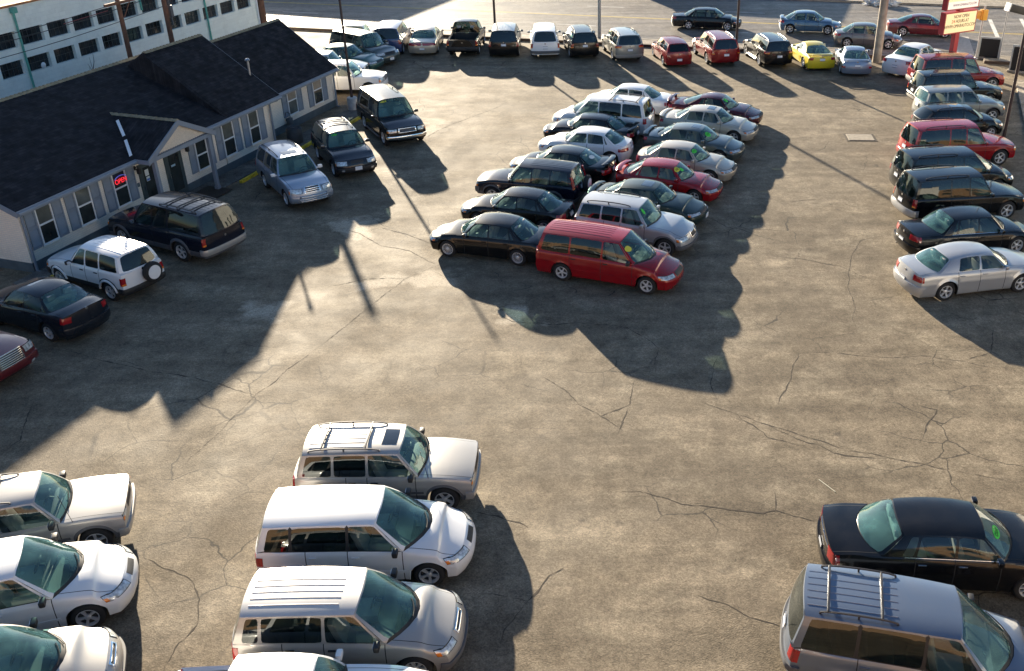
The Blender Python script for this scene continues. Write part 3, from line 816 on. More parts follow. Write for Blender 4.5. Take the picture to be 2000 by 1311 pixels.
def asphalt(name, c0, c1, c2, scale=1., patches=(), cracks=.0, rough=.80, streak=None):
    m, nt, out = nodes_of(name); b = N(nt, 'ShaderNodeBsdfPrincipled'); Lk = nt.links.new
    tc = N(nt, 'ShaderNodeTexCoord')
    def noise(sc, det=5, vec=None, rg=.6):
        n = N(nt, 'ShaderNodeTexNoise'); n.inputs['Scale'].default_value = sc; n.inputs['Detail'].default_value = det; n.inputs['Roughness'].default_value = rg
        Lk(vec or tc.outputs['Object'], n.inputs['Vector']); return n.outputs[0]
    def mrange(v, a, b_, c=0., d=1.):
        n = N(nt, 'ShaderNodeMapRange'); n.inputs[1].default_value = a; n.inputs[2].default_value = b_; n.inputs[3].default_value = c; n.inputs[4].default_value = d
        Lk(v, n.inputs[0]); return n.outputs[0]
    def mixc(f, a, b_, bt='MIX'):
        n = N(nt, 'ShaderNodeMix', data_type='RGBA', blend_type=bt)
        if isinstance(f, float): n.inputs[0].default_value = f
        else: Lk(f, n.inputs[0])
        for i, v in ((6, a), (7, b_)):
            if isinstance(v, tuple): n.inputs[i].default_value = (*v, 1)
            else: Lk(v, n.inputs[i])
        return n.outputs[2]
    def grey(v):
        n = N(nt, 'ShaderNodeCombineColor'); [Lk(v, n.inputs[i]) for i in range(3)]; return n.outputs[0]
    big = mrange(noise(.11*scale, 6), .32, .68)
    c = mixc(big, c0, c1)
    mid = mrange(noise(.55*scale, 7, rg=.68), .50, .72); c = mixc(mid, c, c2)
    bl = mrange(noise(1.7*scale, 6, rg=.7), .36, .64, .76, 1.22); c = mixc(1., c, grey(bl), 'MULTIPLY')
    # smeared wheel paths
    mp = N(nt, 'ShaderNodeMapping'); mp.inputs['Rotation'].default_value = (0, 0, R(35)); mp.inputs['Scale'].default_value = (.12, 1.1, 1)
    Lk(tc.outputs['Object'], mp.inputs['Vector'])
    sw = mrange(noise(1.0*scale, 4, mp.outputs[0]), .36, .66, .80, 1.18); c = mixc(1., c, grey(sw), 'MULTIPLY')
    if streak:
        mp = N(nt, 'ShaderNodeMapping'); mp.inputs['Rotation'].default_value = (0, 0, streak); mp.inputs['Scale'].default_value = (.02, .9, 1)
        Lk(tc.outputs['Object'], mp.inputs['Vector'])
        sw = mrange(noise(1.2, 4, mp.outputs[0]), .36, .66, .78, 1.2); c = mixc(1., c, grey(sw), 'MULTIPLY')
    # oil drips and dark stains
    st = mrange(noise(.9*scale, 3), .66, .74, 0., .55); c = mixc(st, c, (.035, .033, .032))
    # pale dusty patches of a shape of their own, and one painted sun spot
    wn = N(nt, 'ShaderNodeTexNoise'); wn.inputs['Scale'].default_value = 1.1; wn.inputs['Detail'].default_value = 6; Lk(tc.outputs['Object'], wn.inputs['Vector'])
    va = N(nt, 'ShaderNodeVectorMath', operation='MULTIPLY_ADD'); va.inputs[1].default_value = (2.4, 2.4, 0); Lk(wn.outputs['Color'], va.inputs[0]); Lk(tc.outputs['Object'], va.inputs[2])
    for (x, y, r) in patches:
        d = N(nt, 'ShaderNodeVectorMath', operation='DISTANCE'); d.inputs[1].default_value = (x+1.2, y+1.2, 0)
        flat = N(nt, 'ShaderNodeVectorMath', operation='MULTIPLY'); flat.inputs[1].default_value = (1, 1, 0); Lk(va.outputs[0], flat.inputs[0]); Lk(flat.outputs[0], d.inputs[0])
        c = mixc(mrange(d.outputs['Value'], r, r*.5, 0., .62), c, (.50, .435, .34))
    # stone speckle
    vo = N(nt, 'ShaderNodeTexVoronoi'); vo.inputs['Scale'].default_value = 34; Lk(tc.outputs['Object'], vo.inputs['Vector'])
    sp = N(nt, 'ShaderNodeSeparateColor'); Lk(vo.outputs['Color'], sp.inputs[0])
    c = mixc(1., c, grey(mrange(sp.outputs[0], 0, 1, .72, 1.30)), 'MULTIPLY')
    c = mixc(1., c, grey(mrange(noise(9., 3), .3, .7, .86, 1.14)), 'MULTIPLY')
    if cracks:
        wv = N(nt, 'ShaderNodeVectorMath', operation='MULTIPLY_ADD'); wv.inputs[1].default_value = (.7, .7, 0); Lk(wn.outputs['Color'], wv.inputs[0]); Lk(tc.outputs['Object'], wv.inputs[2])
        vc = N(nt, 'ShaderNodeTexVoronoi', feature='DISTANCE_TO_EDGE'); vc.inputs['Scale'].default_value = .55; Lk(wv.outputs[0], vc.inputs['Vector'])
        ln = mrange(vc.outputs['Distance'], .004, .013, 1., 0.)
        msk = mrange(noise(.16, 4), .52, .60, 0., cracks)
        mm = N(nt, 'ShaderNodeMath', operation='MULTIPLY'); Lk(ln, mm.inputs[0]); Lk(msk, mm.inputs[1])
        c = mixc(mm.outputs[0], c, (.03, .028, .026))
    Lk(c, b.inputs['Base Color'])
    Lk(mrange(noise(.5, 5), .3, .7, rough-.1, rough+.08), b.inputs['Roughness'])
    b.inputs['Specular IOR Level'].default_value = .15
    bp = N(nt, 'ShaderNodeBump'); bp.inputs['Strength'].default_value = .38; bp.inputs['Distance'].default_value = .010
    ad = N(nt, 'ShaderNodeMath', operation='ADD'); Lk(vo.outputs['Distance'], ad.inputs[0]); Lk(noise(17., 6, rg=.75), ad.inputs[1]); Lk(ad.outputs[0], bp.inputs['Height'])
    Lk(bp.outputs[0], b.inputs['Normal']); Lk(b.outputs[0], out.inputs[0]); return m
PATCH = [(-5.9, 30.3, .95), (-9.12, 34.28, .7), (-7.19, 30.23, .8), (-11.05, 27.78, 1.0), (-8.51, 48.54, .9), (-8.57, 47.24, .8), (-9.59, 35.04, 1.0), (-7.86, 29.63, .6), (-2.63, 27.38, .7)]  # last patch paints in sunlight let through a parked sedan's windows
M_LOT = asphalt('lot_asphalt', (.136, .109, .077), (.210, .173, .124), (.284, .238, .172), 1., PATCH, .8)
M_ROAD = asphalt('road_asphalt', (.15, .135, .12), (.20, .18, .158), (.225, .205, .18), 1., (), .25, .56, R(12))
M_CONC = asphalt('pavement_concrete', (.26, .225, .18), (.32, .28, .23), (.36, .32, .26), 1.6, (), .5, .7)
M_WALK = asphalt('walkway_concrete', (.12, .11, .10), (.16, .15, .135), (.19, .18, .16), 1.6, (), .3, .8)
M_DIRT = mat('dry_grass', (.26, .22, .14), .95, var=.35, vscale=1.2)
M_PAINTW = mat('road_paint_white', (.55, .54, .50), .7, var=.25, vscale=3)
M_PAINTY = mat('road_paint_yellow', (.50, .36, .07), .7, var=.25, vscale=3)

g = MB(); n = 24
g.add([(x*3000/n-1500, y*3000/n-1400, 0) for y in range(n+1) for x in range(n+1)], [(y*(n+1)+x, y*(n+1)+x+1, (y+1)*(n+1)+x+1, (y+1)*(n+1)+x) for y in range(n) for x in range(n)])
g.obj('ground', [M_LOT], None, kind='structure')
quad_strip('road', [RD(41, -220), RD(41, 220), RD(58.3, 220), RD(58.3, -220)], M_ROAD, z=.004)
quad_strip('verge', [RD(62, -220), RD(62, 220), RD(95, 220), RD(95, -220)], M_DIRT, z=.004)
def slab(name, pts, z0, z1, m, bev=.03):
    bm = bmesh.new(); lo = [bm.verts.new((p.x, p.y, z0)) for p in pts]; f = bm.faces.new(lo)
    r = bmesh.ops.extrude_face_region(bm, geom=[f]); up = [v for v in r['geom'] if isinstance(v, bmesh.types.BMVert)]
    for v in up: v.co.z = z1
    bmesh.ops.recalc_face_normals(bm, faces=bm.faces)
    ed = [e for e in bm.edges if all(abs(v.co.z-z1) < 1e-5 for v in e.verts)]
    bmesh.ops.bevel(bm, geom=ed, offset=bev, segments=2, affect='EDGES', profile=.5)
    me = bpy.data.meshes.new(name); bm.to_mesh(me); bm.free(); me.materials.append(m)
    return link(name, me, None, kind='structure')
M_KERB = mat('kerb_stone', (.30, .26, .21), .85, var=.3, vscale=1.5, bump=.4, bscale=20)
M_KERBD = mat('edging_brown', (.085, .055, .04), .9, var=.4, vscale=2)  # dark brown colour for the strip on the lot side of the sidewalk
for t0, t1 in ((-70, 12.), (12., 27.6), (32.6, 90)):
    slab('sidewalk', [RD(39.35, t0), RD(39.35, t1), RD(40.75, t1), RD(40.75, t0)], -.1, .12, M_CONC)
    slab('kerb', [RD(40.75, t0), RD(40.75, t1), RD(41.0, t1), RD(41.0, t0)], -.1, .135, M_KERB)
    slab('lot_edging', [RD(39.15, t0), RD(39.15, t1), RD(39.35, t1), RD(39.35, t0)], -.1, .16, M_KERBD, .02)
slab('far_sidewalk', [RD(58.6, -120), RD(58.6, 120), RD(62, 120), RD(62, -120)], -.1, .13, M_CONC)
slab('far_kerb', [RD(58.3, -120), RD(58.3, 120), RD(58.6, 120), RD(58.6, -120)], -.1, .145, M_KERB)
slab('side_sidewalk', [W(-10, 34.2), W(38, 34.2), W(38, 36.4), W(-10, 36.4)], -.1, .10, M_CONC)
slab('walkway', [W(-1.0, .02), W(-1.0, 1.12), W(22.2, 1.12), W(22.2, .02)], -.1, .055, M_WALK, .015)
quad_strip('driveway_apron', [W(44.2, 30.6), W(49.6, 30.9), W(49.6, 31.8), W(44.2, 32.1)], mat('pale_concrete', (.42, .40, .36), .8, var=.2), z=.008)
for d in (48.42, 48.62):
    mb = MB()
    for k in range(60):
        t0 = -120+k*4; mb.add([RD(d, t0, .008), RD(d, t0+3.98, .008), RD(d+.1, t0+3.98, .008), RD(d+.1, t0, .008)], [(0, 1, 2, 3)])
    mb.obj('road_marking', [M_PAINTY], None, kind='structure')
for d in (45.0, 52.3):
    mb = MB()
    for k in range(20):
        t0 = -118+k*11.; mb.add([RD(d, t0, .008), RD(d, t0+3., .008), RD(d+.11, t0+3., .008), RD(d+.11, t0, .008)], [(0, 1, 2, 3)])
    mb.obj('road_marking', [M_PAINTW], None, kind='structure')
for (a_, b_) in (((29.2, 74.2), (27.6, 68.2)), ((31.6, 74.4), (30.3, 69.6))):
    a_, b_ = Vector(a_), Vector(b_); d_ = (b_-a_).normalized(); p_ = Vector((-d_.y, d_.x))*.14
    quad_strip('road_marking', [a_-p_, b_-p_, b_+p_, a_+p_], M_PAINTW, z=.010)

# cracks in the lot, traced where they run
CRACKS = [[(-10.40,19.47),(-10.18,20.44),(-9.93,21.49),(-9.61,22.87),(-9.12,24.19),(-8.35,25.92),(-7.27,28.86),(-6.74,30.22),(-5.60,31.56)],
[(-16.25,25.49),(-14.74,24.72),(-13.13,24.13),(-11.29,23.56),(-10.34,23.14),(-9.64,22.82)],
[(0.54,18.51),(1.09,18.46),(1.92,18.02),(2.75,17.89),(3.80,17.68),(4.11,17.79),(4.61,17.55),(5.15,17.33)],
[(4.11,17.79),(4.20,18.49)],
[(2.81,22.41),(3.72,21.78),(4.47,21.29),(5.69,20.59),(6.88,20.02),(8.05,19.59),(9.19,19.16),(10.17,18.76)],
[(5.98,25.05),(7.20,25.04),(8.07,24.83),(9.61,24.88),(10.73,24.57),(11.72,23.99)],
[(10.73,24.57),(11.72,25.02),(12.36,26.60)],
[(6.32,32.05),(7.21,31.82),(8.55,31.16),(9.38,30.11),(9.94,29.91)],
[(11.02,33.98),(9.81,33.40),(8.91,31.15),(8.45,29.52),(8.36,28.02),(8.07,26.63)],
[(-8.43,34.77),(-7.21,34.02),(-6.09,33.05)],
[(-9.23,44.43),(-7.33,48.53),(-5.71,50.82),(-4.53,53.32)],
[(-10.99,35.05),(-9.22,34.28),(-8.10,33.06),(-6.97,32.59),(-5.81,31.39)],
[(-10.03,16.24),(-9.45,15.91),(-8.78,15.60),(-8.34,14.99),(-8.13,14.28),(-8.32,13.81),(-8.34,13.36),(-8.34,13.10)],
[(-2.88,17.76),(-2.20,17.49),(-1.65,17.22)],
[(1.91,15.13),(2.62,14.80),(3.20,14.38),(3.68,14.17)],
[(-3.49,27.74),(-2.77,27.10),(-1.46,26.86),(-0.49,26.95),(0.88,26.67),(1.78,25.38),(1.63,24.05)],
[(-2.86,15.12),(-2.27,15.12),(-1.51,14.89),(-1.92,14.12),(-2.10,13.34)],
[(-1.51,14.89),(-1.21,15.41),(-0.79,15.88)],
[(-1.63,23.78),(-0.57,22.30),(0.60,21.07)],
[(5.98,25.05),(5.49,23.60),(4.91,22.27)],
[(8.70,22.25),(9.18,22.00),(8.34,20.57)],
[(-15.23,20.03),(-15.06,20.69),(-15.65,22.64)],
[(-9.26,29.64),(-7.99,30.23),(-6.74,30.22)],
[(9.27,45.83),(12.05,45.96)],
[(13.43,45.95),(14.89,45.37)],
[(9.82,43.50),(10.70,44.24),(11.18,45.41)],
[(11.73,43.49),(12.19,42.40),(11.74,41.02)],
[(7.80,37.34),(9.12,37.62)],
[(3.25,22.54),(3.22,23.61),(3.49,24.76)],
[(3.72,21.78),(4.07,21.29),(4.38,20.71),(5.12,20.36)],
[(4.47,21.29),(4.94,20.82),(5.65,20.36),(6.21,19.92),(7.08,19.81)],
[(-0.29,21.56),(0.83,22.30),(1.02,23.63)],
[(0.46,20.84),(0.76,22.04)]]
mb = MB(); rc = random.Random(3)
for pl in CRACKS:
    pts = []
    for (x0, y0), (x1, y1) in zip(pl, pl[1:]):
        L_ = math.hypot(x1-x0, y1-y0); k = max(2, int(L_/.12)); ox = oy = 0
        for i in range(k):
            f = i/k; e_ = math.sin(math.pi*f); ox += rc.uniform(-.03, .03); oy += rc.uniform(-.03, .03)
            pts.append((x0+(x1-x0)*f+ox*e_, y0+(y1-y0)*f+oy*e_))
    pts.append(pl[-1]); n = len(pts); wid = rc.uniform(.008, .016); V = []; F = []
    for i, (x, y) in enumerate(pts):
        dx, dy = pts[min(i+1, n-1)][0]-pts[max(i-1, 0)][0], pts[min(i+1, n-1)][1]-pts[max(i-1, 0)][1]; l_ = math.hypot(dx, dy) or 1
        w_ = wid*rc.choice((.25, .5, .8, 1., 1.3, 1.9))*min(1, .25+3*min(i, n-1-i)/n); V += [(x-dy/l_*w_, y+dx/l_*w_, .004), (x+dy/l_*w_, y-dx/l_*w_, .004)]
        if i: F.append((2*i-2, 2*i-1, 2*i+1, 2*i))
    mb.add(V, F)
mb.obj('pavement_cracks', [mat('crack_dark', (.050, .038, .027), .95)], None, kind='structure')

# ------------------------------------------------------------------ the office
M_WALLW = None
def brick_wall(name, c, mortar, sx=.22, sz=.075, rough=.75, dirt=.12, bump=.5):
    m, nt, out = nodes_of(name); b = N(nt, 'ShaderNodeBsdfPrincipled'); Lk = nt.links.new
    tc = N(nt, 'ShaderNodeTexCoord'); sp = N(nt, 'ShaderNodeSeparateXYZ'); Lk(tc.outputs['Object'], sp.inputs[0])
    ad = N(nt, 'ShaderNodeMath', operation='ADD'); Lk(sp.outputs[0], ad.inputs[0]); Lk(sp.outputs[1], ad.inputs[1])
    cb = N(nt, 'ShaderNodeCombineXYZ'); Lk(ad.outputs[0], cb.inputs[0]); Lk(sp.outputs[2], cb.inputs[1])
    br = N(nt, 'ShaderNodeTexBrick'); br.inputs['Scale'].default_value = 1; br.inputs['Brick Width'].default_value = sx; br.inputs['Row Height'].default_value = sz
    br.inputs['Mortar Size'].default_value = .006; br.inputs['Color1'].default_value = (*c, 1); br.inputs['Color2'].default_value = (*[v*.94 for v in c], 1); br.inputs['Mortar'].default_value = (*mortar, 1)
    Lk(cb.outputs[0], br.inputs['Vector'])
    nz = N(nt, 'ShaderNodeTexNoise'); nz.inputs['Scale'].default_value = 1.3; nz.inputs['Detail'].default_value = 8; nz.inputs['Roughness'].default_value = .7; Lk(tc.outputs['Object'], nz.inputs['Vector'])
    mr = N(nt, 'ShaderNodeMapRange'); mr.inputs[1].default_value = .5; mr.inputs[2].default_value = .78; mr.inputs[3].default_value = 0; mr.inputs[4].default_value = dirt*3; Lk(nz.outputs[0], mr.inputs[0])
    mx = N(nt, 'ShaderNodeMix', data_type='RGBA'); Lk(mr.outputs[0], mx.inputs[0]); Lk(br.outputs[0], mx.inputs[6]); mx.inputs[7].default_value = (c[0]*.42, c[1]*.40, c[2]*.38, 1)
    Lk(mx.outputs[2], b.inputs['Base Color']); b.inputs['Roughness'].default_value = rough
    bp = N(nt, 'ShaderNodeBump'); bp.inputs['Strength'].default_value = bump; bp.inputs['Distance'].default_value = .008; Lk(br.outputs['Fac'], bp.inputs['Height']); bp.invert = True
    Lk(bp.outputs[0], b.inputs['Normal']); Lk(b.outputs[0], out.inputs[0]); return m
M_WALLW = brick_wall('painted_brick', (.90, .80, .67), (.66, .63, .59))
M_FOUND = mat('slate_paint', (.075, .105, .125), .7, var=.2, vscale=3)
M_BLUE = mat('blue_grey_trim', (.20, .24, .295), .55, var=.08, vscale=3)
M_FRAME = mat('white_frame', (.72, .74, .76), .5)
M_STUCCO = mat('cream_stucco', (.66, .57, .46), .85, var=.15, vscale=30, bump=.6, bscale=60)
M_PANE = mat('office_pane', (.030, .036, .036), .06, coat=.3, var=.4, vscale=1.5)
M_BLIND = mat('office_blind', (.115, .125, .115), .12, coat=.5, var=.3, vscale=2)
M_DOORG = mat('door_teal', (.045, .065, .070), .5)
def shingles():
    m, nt, out = nodes_of('roof_shingles'); b = N(nt, 'ShaderNodeBsdfPrincipled'); Lk = nt.links.new
    tc = N(nt, 'ShaderNodeTexCoord'); sp = N(nt, 'ShaderNodeSeparateXYZ'); Lk(tc.outputs['Object'], sp.inputs[0])
    cb = N(nt, 'ShaderNodeCombineXYZ'); Lk(sp.outputs[0], cb.inputs[0]); Lk(sp.outputs[1], cb.inputs[1])
    br = N(nt, 'ShaderNodeTexBrick'); br.inputs['Scale'].default_value = 1; br.inputs['Brick Width'].default_value = .32; br.inputs['Row Height'].default_value = .115
    br.inputs['Mortar Size'].default_value = .007; br.inputs['Bias'].default_value = -.1
    br.inputs['Color1'].default_value = (.013, .014, .018, 1); br.inputs['Color2'].default_value = (.028, .028, .032, 1); br.inputs['Mortar'].default_value = (.010, .010, .012, 1)
    Lk(cb.outputs[0], br.inputs['Vector'])
    nz = N(nt, 'ShaderNodeTexNoise'); nz.inputs['Scale'].default_value = 2.4; nz.inputs['Detail'].default_value = 8; Lk(tc.outputs['Object'], nz.inputs['Vector'])
    mr = N(nt, 'ShaderNodeMapRange'); mr.inputs[1].default_value = .3; mr.inputs[2].default_value = .7; mr.inputs[3].default_value = .55; mr.inputs[4].default_value = 1.5; Lk(nz.outputs[0], mr.inputs[0])
    mx = N(nt, 'ShaderNodeMix', data_type='RGBA', blend_type='MULTIPLY'); mx.inputs[0].default_value = 1; Lk(br.outputs[0], mx.inputs[6]); Lk(mr.outputs[0], mx.inputs[7])
    Lk(mx.outputs[2], b.inputs['Base Color']); b.inputs['Roughness'].default_value = .93; b.inputs['Specular IOR Level'].default_value = .2
    bp = N(nt, 'ShaderNodeBump'); bp.inputs['Strength'].default_value = .8; bp.inputs['Distance'].default_value = .012; Lk(br.outputs['Fac'], bp.inputs['Height']); bp.invert = True
    Lk(bp.outputs[0], b.inputs['Normal']); Lk(b.outputs[0], out.inputs[0]); return m
M_SHING = shingles()
office = thing('office_building', 'long single-storey white office with dark shingle roof, blue-grey shutters and gabled porch', 'office', (A0.x, A0.y, 0), TH)
def prism(mb, prof, x0, x1, mi=0):
    """closed profile in (y,z) swept from x0 to x1"""
    n = len(prof); mb.add([(x0, y, z) for y, z in prof]+[(x1, y, z) for y, z in prof],
        [tuple(range(n))[::-1], tuple(range(n, 2*n))]+[(i, (i+1) % n, n+(i+1) % n, n+i) for i in range(n)], mi)
mb = MB()
prism(mb, [(0, 0), (0, 2.46), (3.6, 4.86), (6.9, 2.46), (6.9, 0)], 11.0, 14.52)
prism(mb, [(0, 0), (0, 2.46), (4.6, 4.30), (9.2, 2.4), (9.2, 0)], 0, 10.9)
prism(mb, [(1.0, 0), (1.0, 2.16), (3.75, 4.22), (6.6, 2.1), (6.6, 0)], 14.5, 21.6)
mb.obj('wall', [M_WALLW], office)
mb = MB(); mb.box(-.012, 14.532, -.012, .2, 0, .36); mb.box(14.5, 21.612, .988, 1.2, 0, .36); mb.box(-.012, .2, .2, 6, 0, .36); mb.obj('foundation', [M_FOUND], office)
def roof_part(prof, x0, x1, th=.13):
    mb = MB(); low = [(y, z-th) for y, z in prof][::-1]; prism(mb, prof+low, x0, x1); return mb.obj('roof', [M_SHING], office)
roof_part([(-.5, 2.50), (3.3, 5.03), (7.2, 2.45)], 11.0, 14.78)
roof_part([(-.5, 2.50), (4.6, 4.56), (9.6, 2.4)], -.42, 11.0); roof_part([(3.9, 4.27), (4.6, 4.56), (9.6, 2.4)], 11.0, 12.7)  # this stretch shaped lower and farther back to shorten the roof's shadow
mb = MB(); prism(mb, [(-.48, 2.4), (-.48, 2.49), (3.3, 5.02), (7.15, 2.44), (7.15, 2.3)], 10.86, 10.995); mb.obj('gable_cladding', [M_SHING], office)
roof_part([(.52, 2.14), (3.7, 4.46), (7.0, 2.05)], 14.62, 21.42)
def ridge(y, z, x0, x1):
    mb = MB(); n = int((x1-x0)/.20)
    for i in range(n):
        a_, b_ = x0+(x1-x0)*i/n, x0+(x1-x0)*(i+1)/n
        mb.add([(a_, y-.13, z-.035), (a_, y, z+.055), (a_, y+.13, z-.035), (b_, y-.13, z-.045), (b_, y, z+.030), (b_, y+.13, z-.045)], [(0, 1, 4, 3), (1, 2, 5, 4), (0, 2, 1), (3, 4, 5)])
    mb.obj('ridge_cap', [mat('ridge_sun_tint', (.26, .22, .14), .9, var=.3)], office)  # cap coloured far lighter than the shingles, painting in sun on the ridge
ridge(3.3, 5.03, 11, 14.78); ridge(4.6, 4.56, -.42, 12.7); ridge(3.7, 4.46, 14.62, 21.42)
mb = MB()
mb.box(-.42, 14.78, -.53, -.50, 2.31, 2.505); mb.obj('fascia', [M_BLUE], office)
mb = MB(); mb.box(14.62, 21.42, .49, .52, 1.95, 2.145); mb.obj('fascia', [M_BLUE], office)
mb = MB(); mb.box(-.42, 5.2, -.63, -.53, 2.37, 2.47, bev=.03); mb.obj('gutter', [M_BLUE], office); mb = MB(); mb.box(9.3, 14.78, -.63, -.53, 2.37, 2.47, bev=.03); mb.obj('gutter', [M_BLUE], office)
mb = MB(); mb.box(14.8, 21.42, .39, .49, 2.01, 2.11, bev=.03); mb.obj('gutter', [M_BLUE], office)
for x0_, pf in ((-.45, [(-.5, 2.49), (4.6, 4.51), (9.6, 2.39)]),):
    mb = MB(); prism(mb, pf+[(y, z-.2) for y, z in pf][::-1], x0_, x0_+.03); mb.obj('rake_board', [M_BLUE], office)
for x0_, pf in ((14.78, [(-.5, 2.49), (3.3, 5.02), (7.2, 2.44)]), (21.42, [(.52, 2.13), (3.7, 4.45), (7.0, 2.04)])):
    mb = MB(); prism(mb, pf+[(y, z-.18) for y, z in pf][::-1], x0_, x0_+.03); mb.obj('rake_board', [M_BLUE], office)
mb = MB(); mb.box(0, 14.5, -.5, 0, 2.300, 2.325); mb.box(14.8, 21.4, .52, 1., 1.94, 1.965); mb.obj('soffit', [M_FRAME], office)
for x_, y_, zt in ((.07, -.03, 2.35), (14.44, -.05, 2.35), (21.5, .93, 2.0)):
    mb = MB(); mb.tube([(x_, y_-.5 if x_ < 20 else y_-.4, zt), (x_, y_-.04, zt-.22), (x_, y_-.04, .06), (x_, y_-.16, .02)], .05, 8); mb.obj('downspout', [M_BLUE], office)
def window(x0, x1, z0, z1, y, panes=(M_BLIND, M_PANE), shut=(.43, .43)):
    f = .05; zm = (z0+z1)/2
    mb = MB(); mb.box(x0+f, x1-f, y-.012, y+.02, zm, z1-f, 0); mb.box(x0+f, x1-f, y-.022, y+.02, z0+f, zm, 1)
    w_ = mb.obj('window', list(panes), office)
    mb = MB()
    for a_, b_, c_, d_ in ((x0, x0+f, z0, z1), (x1-f, x1, z0, z1), (x0+f, x1-f, z1-f, z1), (x0+f, x1-f, z0, z0+f), (x0+f, x1-f, zm-.028, zm+.028)): mb.box(a_, b_, y-.045, y+.01, c_, d_)
    mb.obj('window_frame', [M_FRAME], w_)
    mb = MB(); mb.box(x0-.05, x1+.05, y-.085, y-.005, z0-.055, z0-.002, bev=.008); mb.obj('window_sill', [M_WALLW], w_)
    for sd, wd in ((-1, shut[0]), (1, shut[1])):
        if not wd: continue
        a_, b_ = (x0-.03-wd, x0-.03) if sd < 0 else (x1+.03, x1+.03+wd)
        mb = MB(); mb.box(a_, b_, y-.018, y+.0, z0, z1)
        for q in ((a_, a_+.055, z0, z1), (b_-.055, b_, z0, z1), (a_+.055, b_-.055, z0, z0+.07), (a_+.055, b_-.055, z1-.07, z1), (a_+.055, b_-.055, zm-.035, zm+.035)): mb.box(q[0], q[1], y-.045, y-.018, q[2], q[3])
        n = 22
        for i in range(n):
            zz = z0+.09+(z1-z0-.18)*i/n
            if abs(zz-zm) < .06: continue
            mb.add([(a_+.055, y-.038, zz), (b_-.055, y-.038, zz), (b_-.055, y-.019, zz+.045), (a_+.055, y-.019, zz+.045)], [(0, 1, 2, 3)])
        mb.obj('shutter', [M_BLUE], office)
M_BLIND2 = mat('office_blind_pale', (.26, .24, .21), .15, coat=.4, var=.2, vscale=2)
window(.66, 1.38, .77, 2.24, 0); window(2.46, 3.20, .77, 2.24, 0)
window(4.33, 5.05, .78, 2.24, 0, (M_PANE, M_PANE), (.43, .42))
window(9.08, 9.82, .66, 1.98, 0, (M_PANE, M_PANE), (.40, .40)); window(10.92, 11.70, .67, 2.16, 0); window(12.80, 13.54, .66, 2.15, 0)
window(17.32, 18.12, .66, 2.06, 1.0, (M_BLIND2, M_BLIND)); window(19.60, 20.44, .58, 2.05, 1.0, (M_BLIND2, M_PANE))
# doors under the porch
for x0_, x1_ in ((5.72, 6.72), (7.18, 8.20)):
    mb = MB(); mb.box(x0_, x1_, -.05, .02, .06, 2.02)
    d_ = mb.obj('door', [M_DOORG], office)
    mb = MB(); mb.box(x0_+.22, x1_-.20, -.062, -.045, .32, 1.86); mb.obj('door_glass', [M_PANE], d_)
    mb = MB(); mb.box(x0_+.12, x0_+.15, -.11, -.05, .95, 1.15, bev=.01); mb.obj('door_handle', [M_CHROME], d_)
mb = MB(); mb.box(6.0, 6.2, -.068, -.062, 1.50, 1.75); mb.box(6.02, 6.2, -.068, -.062, 1.28, 1.46); mb.obj('door_notice', [M_PAPER], office)
mb = MB(); mb.box(6.03, 6.19, -.072, -.068, 1.30, 1.38); mb.obj('door_notice', [mat('notice_blue', (.05, .18, .55), .5)], office)
mb = MB(); mb.box(7.48, 7.72, -.068, -.062, 1.38, 1.46); mb.obj('door_notice', [mat('notice_pale_blue', (.35, .5, .62), .5)], office)
mb = MB(); mb.box(5.42, 5.66, -.02, .0, 1.20, 1.36); mb.obj('mail_slot', [M_FOUND], office)
for x_ in (5.58, 8.42):
    mb = MB(); mb.box(x_-.03, x_+.03, -.05, .0, 1.90, 2.06); mb.tube([(x_, -.05, 2.0), (x_, -.16, 2.05), (x_, -.2, 1.98)], .02, 6); mb.box(x_-.06, x_+.06, -.27, -.13, 1.76, 1.98, bev=.02); mb.obj('wall_lamp', [M_BLACK], office)
# porch roof, gable and posts (y = -t)
xl, xr, xc, zf, zp, yf, yb_ = 5.22, 9.22, 7.2, 2.50, 3.53, -1.12, 2.25
mb = MB()
def pz_(x): return zf+(zp-zf)*(1-abs(x-xc)/(xr-xc))
for a_, b_ in ((xl, xc), (xc, xr)):
    yb_l = .45 if a_ == xl else yb_; yb_r = yb_ if b_ == xc else .45
    za, zb2 = (zf, zp) if a_ == xl else (zp, zf)
    ya, yb2 = (-.40, yb_) if a_ == xl else (yb_, -.40)
    V = [(a_, yf, za), (b_, yf, zb2), (b_, yb2, zb2), (a_, ya, za)]
    V += [(x, y, z-.10) for x, y, z in V]
    mb.add(V, [(0, 1, 2, 3), (7, 6, 5, 4), (0, 4, 5, 1), (1, 5, 6, 2), (2, 6, 7, 3), (3, 7, 4, 0)])
mb.obj('porch_roof', [M_SHING], office)
mb = MB(); n = 14
for i in range(n):
    a_, b_ = yf+(yb_-yf)*i/n, yf+(yb_-yf)*(i+1)/n
    mb.add([(xc-.12, a_, zp-.03), (xc, a_, zp+.05), (xc+.12, a_, zp-.03), (xc-.12, b_, zp-.04), (xc, b_, zp+.03), (xc+.12, b_, zp-.04)], [(0, 1, 4, 3), (1, 2, 5, 4), (0, 2, 1)])
mb.obj('ridge_cap', [MATS['ridge_sun_tint']], office)
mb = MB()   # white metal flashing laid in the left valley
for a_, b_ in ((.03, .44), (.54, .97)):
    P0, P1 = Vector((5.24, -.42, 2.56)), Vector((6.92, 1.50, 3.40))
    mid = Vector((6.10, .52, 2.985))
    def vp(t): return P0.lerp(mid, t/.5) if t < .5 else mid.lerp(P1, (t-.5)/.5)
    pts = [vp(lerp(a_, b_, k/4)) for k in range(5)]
    mb.grid([[p+Vector((-.15, .02, .035)) for p in pts], [p+Vector((-.01, 0, .05)) for p in pts]])
